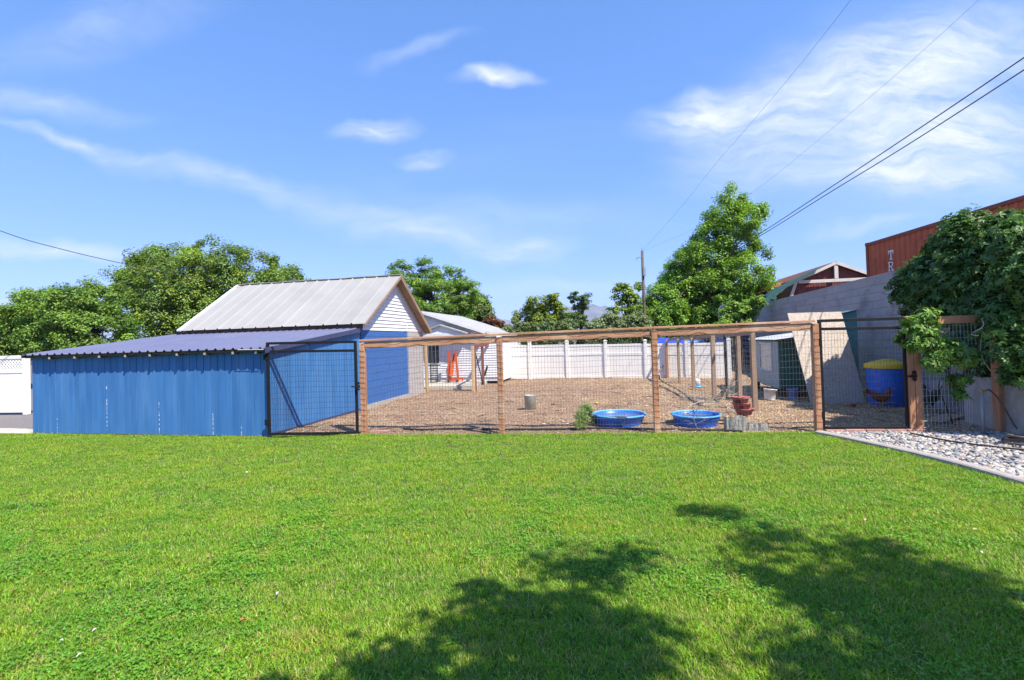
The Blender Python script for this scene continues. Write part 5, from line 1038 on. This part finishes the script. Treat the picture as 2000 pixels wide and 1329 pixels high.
# utility pole and wires
pq = P(1258, 600, 29.0); UPz = float(P(1256, 490, 29.0)[2]); UPO = empty('utility_pole', A3(pq[0], 29, 0), 'brown wooden utility pole with bracket standing behind the shrubs', 'utility pole')
top_ = A3(pq[0], 29, UPz); m = MB(); m.tube([A3(pq[0], 29, -.02), top_], [.10, .078], 10); m.build('pole', 'pole', UPO, smooth=True)
m = MB(); b_ = P(1244, 504, 29.0); m.bar(A3(pq[0], 28.9, b_[2]+.0), b_, .04, .04); m.tube([b_, b_-Z*.14], .03, 6); m.build('bracket', 'pvc', UPO); m = MB(); m.tube([top_+Z*0, top_+Z*.16], .03, 8); m.build('insulator', 'pvc', UPO)
m = MB(); c = A3(pq[0]+.02, 28.85, float(P(1257, 530, 29)[2])); m.tube([c-Z*.3, c+Z*.2], .12, 10); m.build('transformer', 'pvc', UPO)
def wire(label, ctrl, r_, mat='wiredark', group=None):
    pts = [P(*c) for c in ctrl]; fine = []
    for i in range(len(pts)-1):
        p0, p1, p2, p3 = pts[max(i-1, 0)], pts[i], pts[i+1], pts[min(i+2, len(pts)-1)]
        for t in np.linspace(0, 1, 9)[:-1]: fine.append(.5*((2*p1)+(p2-p0)*t+(2*p0-5*p1+4*p2-p3)*t*t+(3*p1-p0-3*p2+p3)*t**3))
    fine.append(pts[-1]); m = MB(); m.tube(fine, r_, 5); m.build('power_line', mat, label=label, cat='power line', group=group)
wire('upper of two thick black lines rising from the pole over the container', [(1257, 588, 29), (1300, 562, 26.5), (1390, 512, 22), (1480, 459, 18.5), (1600, 381, 15), (1760, 275, 12), (2000, 113, 9), (2300, -95, 7)], .013)
wire('lower of two thick black lines rising from the pole over the container', [(1257, 590, 29), (1300, 565, 26.7), (1390, 515, 22.2), (1490, 458, 18.5), (1610, 383, 15.2), (1770, 285, 12.2), (2000, 137, 9.2), (2300, -60, 7.2)], .013)
wire('thin line climbing steeply from the pole top to the tree side', [(1257, 488, 29), (1330, 405, 26), (1400, 318, 23), (1465, 243, 20), (1560, 130, 16.5), (1660, 2, 14), (1760, -140, 12)], .0045)
wire('thin line climbing from the pole top across the cloud', [(1257, 490, 29), (1370, 440, 26), (1485, 365, 23), (1600, 272, 20), (1740, 155, 16.5), (1905, 6, 14), (2050, -130, 12)], .004, 'wire')
wire('black service line sagging from the left to the garage ridge', [(-300, 330, 11), (0, 451, 12.2), (120, 487, 13), (230, 513, 13.8), (340, 536, 14.6), (455, 556, 15.4), (480, 560, 15.6)], .010)

# ================================================================== TREES AND SHRUBS
def tree(name, label, cat, blobs, base, hue, n_clump, per, size, clump_r, seed, mat='leaf', group=None, trunk_r=.18, yel=.0, flat=.62, outer=.5, trunk_top=None, aspect=.62, upb=.8, limbs=26, parts=('trunk', 'crown'), lobes=1):
    """blobs: (centre, (rx, ry, rz)) ellipsoids in metres that the crown fills unevenly"""
    r = np.random.default_rng(seed); base = np.array(base, float); e = empty(name, base, label, cat, group)
    C_ = np.array([b[0] for b in blobs]); S_ = np.array([b[1] for b in blobs]); w = S_[:, 0]*S_[:, 2]*(S_[:, 1]**.5); w = w/w.sum(); bi = r.choice(len(blobs), n_clump, p=w)
    d = nrmz(r.normal(size=(n_clump, 3))); rad = (outer+(1-outer)*r.random(n_clump)**.6); cc = C_[bi]+d*S_[bi]*rad[:, None]
    cr = clump_r*r.uniform(.55, 1.35, n_clump); ctone = r.normal(0, .16, n_clump); cyel = np.clip(r.normal(yel, .25, n_clump), 0, 1)
    N_ = n_clump*per; ci = np.repeat(np.arange(n_clump), per); dl_ = nrmz(r.normal(size=(N_, 3))); rl_ = r.random(N_)**.5
    pos = cc[ci]+dl_*(cr[ci]*rl_)[:, None]*np.array([1, 1, flat]); pos[:, 2] = np.maximum(pos[:, 2], base[2]+.05)
    nr = nrmz(dl_*.55+d[ci]*.35+np.array([0, 0, upb])+r.normal(0, .42, (N_, 3)))
    h = np.array(hue)*1.95; tone = np.exp(ctone[ci]+r.normal(0, .2, N_))[:, None]; yl = (cyel[ci]*r.random(N_))[:, None]
    col = h*tone*(1-yl)+np.array([h[0]*2.0, h[1]*1.45, h[2]*.8])*tone*yl
    leaves(parts[1], pos, nr, size*r.uniform(.65, 1.3, N_), col, mat, e, base, aspect, lobes=lobes)
    tt = trunk_top if trunk_top is not None else C_.mean(0)-np.array([0, 0, S_[:, 2].mean()*.3]); m = MB(); tt = np.array(tt, float)
    mid = base+(tt-base)*.5+r.normal(0, .12, 3)*np.array([1, 1, 0]); m.tube([base-Z*.05, mid, tt], [trunk_r, trunk_r*.75, trunk_r*.5], 9)
    for k in r.choice(n_clump, min(limbs, n_clump), replace=False):
        a = base+(tt-base)*r.uniform(.45, 1.0); b_ = cc[k]; md = a+(b_-a)*.5+np.array([0, 0, .12*np.linalg.norm(b_-a)]); m.tube([a, md, b_], [trunk_r*.38, trunk_r*.22, trunk_r*.08], 5)
    m.build(parts[0], 'bark', e, smooth=True); return e
def pb(lst, Y, dep=1.0, jit=0., seed=0):
    r = random.Random(seed); o_ = []
    for (px_, py, rp) in lst: yy = Y+r.uniform(-jit, jit); c = P(px_, py, yy); m_ = rp*yy/F; o_.append((c, (m_, m_*dep, m_)))
    return o_
def foot(px_, Y): q = P(px_, 650, Y); return A3(q[0], q[1], -.03)
tree('maple_tree', 'broad green maple rising behind the garage roof', 'tree', pb([(330, 570, 85), (300, 545, 60), (265, 530, 30), (410, 545, 70), (408, 495, 28), (350, 500, 25), (300, 500, 20), (475, 550, 70), (470, 500, 25), (550, 585, 60), (590, 570, 30), (545, 525, 25), (600, 568, 24), (575, 545, 20), (520, 555, 40), (408, 478, 15), (384, 498, 20), (440, 498, 18), (330, 512, 18), (355, 490, 14), (515, 518, 18), (562, 522, 16), (285, 508, 14), (250, 545, 20), (300, 625, 85), (420, 590, 80), (350, 600, 80), (240, 560, 35), (400, 640, 80), (500, 640, 60)], 31, .9, 1.5, 1), foot(400, 31), (.074, .122, .024), 680, 215, .135, .50, 1, flat=.95, outer=.6, yel=.4, trunk_r=.3, limbs=40)
tree('maple_tree', 'lower spreading green tree with orange tinged leaves beyond the drive fence', 'tree', pb([(40, 655, 55), (85, 600, 38), (60, 575, 20), (140, 600, 45), (120, 572, 20), (200, 595, 45), (190, 560, 18), (190, 650, 60), (110, 655, 55), (-20, 660, 60), (60, 630, 35), (15, 625, 25)], 25, 1.0, 1.2, 2), foot(110, 25), (.064, .120, .022), 480, 190, .118, .45, 2, flat=.8, outer=.55, yel=.5, trunk_r=.22, limbs=40)
tree('locust_tree', 'feathery locust tree between the garage and the white house', 'tree', pb([(805, 550, 40), (780, 528, 22), (835, 530, 26), (870, 545, 34), (900, 575, 36), (840, 590, 50), (800, 600, 40), (885, 610, 40), (860, 522, 14)], 35, .9, 1.0, 3), foot(850, 35), (.075, .135, .022), 260, 130, .17, .55, 3, yel=.3, aspect=.4, trunk_r=.2, flat=.45, limbs=40)
tree('bushy_tree', 'darker green tree right of the locust over the white house roof', 'tree', pb([(925, 600, 28), (940, 615, 24), (905, 605, 25), (930, 590, 14)], 38, .9, .5, 4), foot(925, 38), (.062, .095, .025), 110, 110, .18, .5, 4, yel=.2)
tree('plum_tree', 'small purple leaved plum tree at the end of the house roof', 'tree', pb([(962, 632, 16), (975, 640, 16), (955, 640, 14)], 33, .9, .3, 5), foot(965, 33), (.085, .040, .022), 50, 110, .14, .3, 5, trunk_r=.08)
tree('fruit_tree', 'yellow green fruit tree behind the white fence', 'tree', pb([(1020, 635, 26), (1045, 610, 22), (1068, 590, 16), (1082, 580, 10), (1040, 590, 10), (1080, 610, 20), (1060, 635, 30), (1095, 625, 20), (1092, 598, 10)], 27, .9, .6, 6), foot(1060, 27), (.085, .125, .022), 190, 90, .125, .28, 6, yel=.5, trunk_r=.1)
tree('round_shrub', 'grey green leafy shrub at the left end of the white fence', 'shrub', pb([(1005, 645, 22), (1030, 650, 24), (1075, 650, 26), (1110, 645, 22)], 24, .9, .4, 7), foot(1040, 24), (.075, .105, .042), 130, 100, .11, .25, 7, trunk_r=.06)
tree('twisted_tree', 'thin dark tree with two crooked tops before the mountain', 'tree', pb([(1125, 580, 9), (1118, 584, 7), (1142, 588, 9), (1133, 600, 11), (1128, 622, 14), (1135, 640, 18), (1145, 578, 6)], 26, .9, .2, 8), foot(1132, 26), (.042, .072, .020), 70, 90, .11, .22, 8, trunk_r=.08, trunk_top=P(1135, 590, 26))
tree('sage_shrub', 'pale sage green shrub behind the middle of the white fence', 'shrub', pb([(1165, 638, 20), (1190, 633, 22), (1178, 650, 22)], 24.5, .9, .3, 9), foot(1178, 24.5), (.110, .140, .065), 110, 100, .10, .24, 9, trunk_r=.06)
tree('sage_shrub', 'pale sage green shrub left of the big maple trunk', 'shrub', pb([(1220, 632, 22), (1250, 636, 22), (1205, 645, 22), (1240, 652, 24)], 24.3, .9, .3, 10), foot(1230, 24.3), (.105, .135, .062), 120, 100, .10, .24, 10, trunk_r=.06)
tree('loose_tree', 'sparse light green young tree around the utility pole', 'tree', pb([(1215, 565, 12), (1232, 575, 14), (1250, 562, 8), (1225, 595, 18), (1245, 600, 16), (1205, 580, 8), (1240, 620, 22), (1200, 610, 12)], 31.5, .9, .4, 11), foot(1232, 31.5), (.090, .140, .026), 110, 62, .15, .32, 11, yel=.4, trunk_r=.09)
tree('big_maple', 'tall bright green maple between the utility pole and the barn', 'tree', pb([(1432, 392, 24), (1428, 375, 12), (1462, 398, 18), (1420, 425, 32), (1455, 430, 28), (1482, 412, 14), (1400, 455, 36), (1378, 430, 14), (1440, 480, 40), (1385, 505, 52), (1350, 525, 40), (1335, 560, 52), (1295, 590, 38), (1312, 548, 28), (1285, 570, 20), (1270, 595, 20), (1345, 495, 22), (1275, 610, 25), (1455, 540, 48), (1485, 500, 20), (1495, 545, 18), (1410, 580, 70), (1340, 615, 60), (1475, 590, 35), (1300, 630, 45), (1430, 630, 55), (1380, 650, 50)], 33, .85, 1.3, 12), foot(1400, 33), (.078, .150, .020), 840, 205, .14, .50, 12, flat=.9, outer=.55, yel=.5, trunk_r=.28, limbs=44)
tree('ivy_mound', 'ivy mound hanging over the far end of the retaining wall', 'ivy', pb([(1440, 610, 17), (1462, 603, 16), (1432, 628, 15), (1452, 625, 18), (1478, 592, 10), (1425, 638, 12), (1418, 615, 12), (1428, 600, 10)], 21.5, .8, .3, 13), foot(1440, 21.5), (.085, .150, .025), 120, 90, .11, .22, 13, trunk_r=.05, yel=.3, parts=('stem', 'foliage'))
tree('ivy_mound', 'bright ivy tips spilling over the top rail near the inner gate', 'ivy', pb([(1395, 645, 14), (1370, 648, 12), (1342, 650, 9), (1415, 640, 12)], 20.0, .8, .3, 14), foot(1390, 20.0), (.085, .160, .020), 60, 80, .10, .18, 14, trunk_r=.04, yel=.4, parts=('stem', 'foliage'))
tree('hedge', 'dark leafy hedge showing in the gap above the white fence', 'hedge', pb([(x_, 662, 16) for x_ in range(1000, 1440, 20)], 23, .7, .3, 15), foot(1200, 23), (.040, .066, .018), 300, 70, .10, .22, 15, trunk_r=.04, parts=('stem', 'foliage'))
# creeper over the near end of the retaining wall
def vp(lst, dep=.8): 
    o_ = []
    for (px_, py, rp, Y) in lst: c = P(px_, py, Y); m_ = rp*Y/F; o_.append((c, (m_, m_*dep, m_)))
    return o_
vb = [(1815, 535, 36, 10.2), (1785, 572, 36, 10.2), (1855, 500, 42, 9.6), (1958, 640, 26, 7.45), (1985, 690, 34, 7.35), (1990, 610, 45, 7.5), (2000, 745, 28, 7.3), (1972, 735, 16, 7.5), (1835, 560, 55, 9.5), (1890, 470, 45, 9.0), (1900, 540, 65, 8.9), (1960, 480, 55, 8.4), (1975, 560, 70, 8.2), (1940, 640, 55, 8.3), (1985, 680, 60, 8.0), (1990, 740, 40, 7.9), (1900, 610, 45, 8.7), (1830, 600, 30, 9.3), (1995, 480, 45, 7.5), (2030, 540, 60, 7.3), (1985, 468, 45, 8.5), (2045, 465, 50, 8.3), (2060, 520, 60, 8.0), (2060, 640, 60, 8.0), (1935, 700, 30, 8.25), (1895, 665, 22, 8.5)]
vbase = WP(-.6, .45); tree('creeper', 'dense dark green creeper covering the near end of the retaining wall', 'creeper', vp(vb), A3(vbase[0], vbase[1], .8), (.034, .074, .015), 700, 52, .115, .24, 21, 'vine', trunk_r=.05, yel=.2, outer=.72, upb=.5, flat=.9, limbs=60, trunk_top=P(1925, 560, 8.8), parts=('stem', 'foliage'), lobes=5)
sb_ = [(1795, 640, 20, 7.95), (1810, 625, 14, 7.9), (1800, 670, 22, 7.85), (1780, 625, 10, 7.95), (1840, 680, 20, 7.8), (1870, 690, 20, 7.75), (1885, 700, 14, 7.7), (1830, 705, 16, 7.8), (1755, 690, 12, 8.3), (1875, 740, 12, 7.85), (1870, 765, 10, 7.85), (1765, 660, 9, 8.2)]
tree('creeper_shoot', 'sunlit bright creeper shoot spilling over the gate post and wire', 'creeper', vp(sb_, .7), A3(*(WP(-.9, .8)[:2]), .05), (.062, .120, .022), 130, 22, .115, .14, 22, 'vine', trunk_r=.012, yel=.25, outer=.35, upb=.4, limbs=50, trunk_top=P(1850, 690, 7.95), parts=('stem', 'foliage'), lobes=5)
R_ = np.random.default_rng(8)
for k, (xa, ya, xb, yb, lb) in enumerate(((1917, 622, 1903, 655, 'pale dead vine loop hanging from the end of the rail'), (1918, 640, 1950, 752, 'pale dead vine stem running down to the end post'), (1955, 655, 1935, 720, 'forked pale dead vine beside the end post'), (1950, 660, 2010, 670, 'long pale vine tendril reaching across the dark leaves'))):
    a, b_ = P(xa, ya, 7.6), P(xb, yb, 7.6); w1, w2 = R_.normal(0, .07, 3), R_.normal(0, .035, 3); pts = [a+(b_-a)*t+w1*math.sin(math.pi*t)+w2*math.sin(2.6*math.pi*t) for t in np.linspace(0, 1, 16)]; m = MB(); m.tube(pts, .008, 5); m.build('dead_vine', 'twig', smooth=True, label=lb, cat='vine')
# tree behind the photographer whose crown shades the lawn
sh_ = [(1000, 1215, .50, 4.8), (870, 1290, .42, 4.8), (1190, 1120, .42, 5.2), (1120, 1240, .50, 5.0), (740, 1345, .35, 4.6), (1010, 1330, .5, 4.6), (1720, 1100, .42, 5.4), (1860, 1170, .55, 5.2), (1600, 1150, .42, 5.2), (1900, 1270, .5, 5.0), (1740, 1220, .45, 5.0), (1400, 1010, .22, 6.2), (1540, 1060, .28, 6.0), (1990, 1190, .5, 5.2), (1720, 1300, .32, 4.8), (1770, 892, .05, 4.2), (1810, 897, .06, 4.2), (1850, 902, .06, 4.2), (1895, 908, .07, 4.2), (1940, 914, .07, 4.2), (1985, 920, .08, 4.2), (1960, 1340, .4, 4.8), (1080, 1110, .22, 5.2), (2080, 1300, .7, 5.0), (1450, 1030, .15, 6.1), (700, 1420, .6, 4.4), (1000, 1480, .8, 4.4), (1900, 1450, .7, 4.6)]
sblobs = []
for (px_, py, r_, h_) in sh_: g_ = G(px_, py); c = g_+SDIR*(h_/SDIR[2]); sblobs.append((c, (r_, r_, r_*.7)))
tree('shade_tree', 'leafy tree behind the lawn whose crown shades the near grass', 'tree', sblobs, A3(5.6, -5.2, -.03), (.06, .12, .02), 240, 38, .12, .25, 30, yel=.2, trunk_r=.11, outer=.2, limbs=40, trunk_top=A3(4.6, -3.4, 3.6))

# fallen leaves and petals on the lawn
R_ = np.random.default_rng(12)
for k, (x_, y_, mt_, lb) in enumerate(((542, 1160, 'whitetrim', 'w'), (120, 1252, 'whitetrim', 'w'), (186, 1231, 'whitetrim', 'w'), (156, 1280, 'whitetrim', 'w'), (482, 923, 'whitetrim', 'w'), (1917, 1080, 'whitetrim', 'w'), (473, 1212, 'orangeroof', 'b'), (1690, 1016, 'palewood', 'b'), (1576, 912, 'palewood', 'b'), (1056, 1216, 'brownpaint', 'b'), (1056, 855, 'palewood', 'b'), (1905, 1035, 'palewood', 'b'))):
    q = G(x_, y_, .035); m = MB(); s_ = .018 if q[1] < 4 else .028; t = R_.uniform(0, 6.28); a = A3(math.cos(t), math.sin(t)); b_ = perp(a)
    m.prism([q-a*s_, q+b_*s_*.45+Z*.008, q+a*s_*.9+Z*.004, q-b_*s_*.5+Z*.012], Z*.002)
    if lb == 'w': m.build('feather', mt_, label='small white feather fallen on the lawn', cat='feather', group='white feathers on the lawn')
    else: m.build('fallen_leaf', mt_, label='dry brown leaf fallen on the lawn', cat='leaf', group='dry leaves on the lawn')

# ================================================================== MOUNTAINS AND HAZE
def mountains():
    Y0 = 6500.; nx_, ny_ = 160, 24; xs = np.linspace(700, 1500, nx_); ctrl = [(700, 640), (900, 634), (955, 628), (975, 622), (1000, 628), (1060, 622), (1092, 606), (1105, 602), (1118, 598), (1130, 605), (1148, 597), (1160, 594), (1172, 600), (1184, 597), (1200, 607), (1240, 618), (1300, 622), (1500, 634)]
    yy = np.interp(xs, [c[0] for c in ctrl], [c[1] for c in ctrl])+(vnoise(xs, xs*0, .15, 3)-.5)*3
    top = np.array([P(a, b_, Y0) for a, b_ in zip(xs, yy)]); Vv = []
    for j in range(ny_):
        t = j/(ny_-1); f = (1-t)**1.15; Yo = Y0-1400*t
        for i in range(nx_):
            rid = (vnoise(np.array([top[i, 0]]), np.array([Yo]), .006, 6)[0]-.5)*150*math.sin(math.pi*min(t*1.3, 1)); Vv.append((top[i, 0], Yo+rid, max(top[i, 2]*f+rid*.4, -5 if t < 1 else -20)))
    i = np.arange(nx_*ny_).reshape(ny_, nx_); Fc = np.stack([i[:-1, :-1], i[1:, :-1], i[1:, 1:], i[:-1, 1:]], -1).reshape(-1, 4)
    fast_mesh('mountains', np.array(Vv), Fc, 'mount', smooth=False, kind='structure')
mountains()

def haze():
    m = bpy.data.materials.new('thin_air'); m.use_nodes = True; nt = m.node_tree; nt.nodes.clear(); out = nt.nodes.new('ShaderNodeOutputMaterial')
    v = nt.nodes.new('ShaderNodeVolumePrincipled'); v.inputs['Color'].default_value = (.62, .74, 1, 1); v.inputs['Density'].default_value = .00011; v.inputs['Anisotropy'].default_value = .0; nt.links.new(v.outputs[0], out.inputs['Volume'])
    b = MB(); b.box(A3(0, 3500, 200), 15000, 9000, 404); o = b.build('haze', m, kind='stuff'); return o
haze()
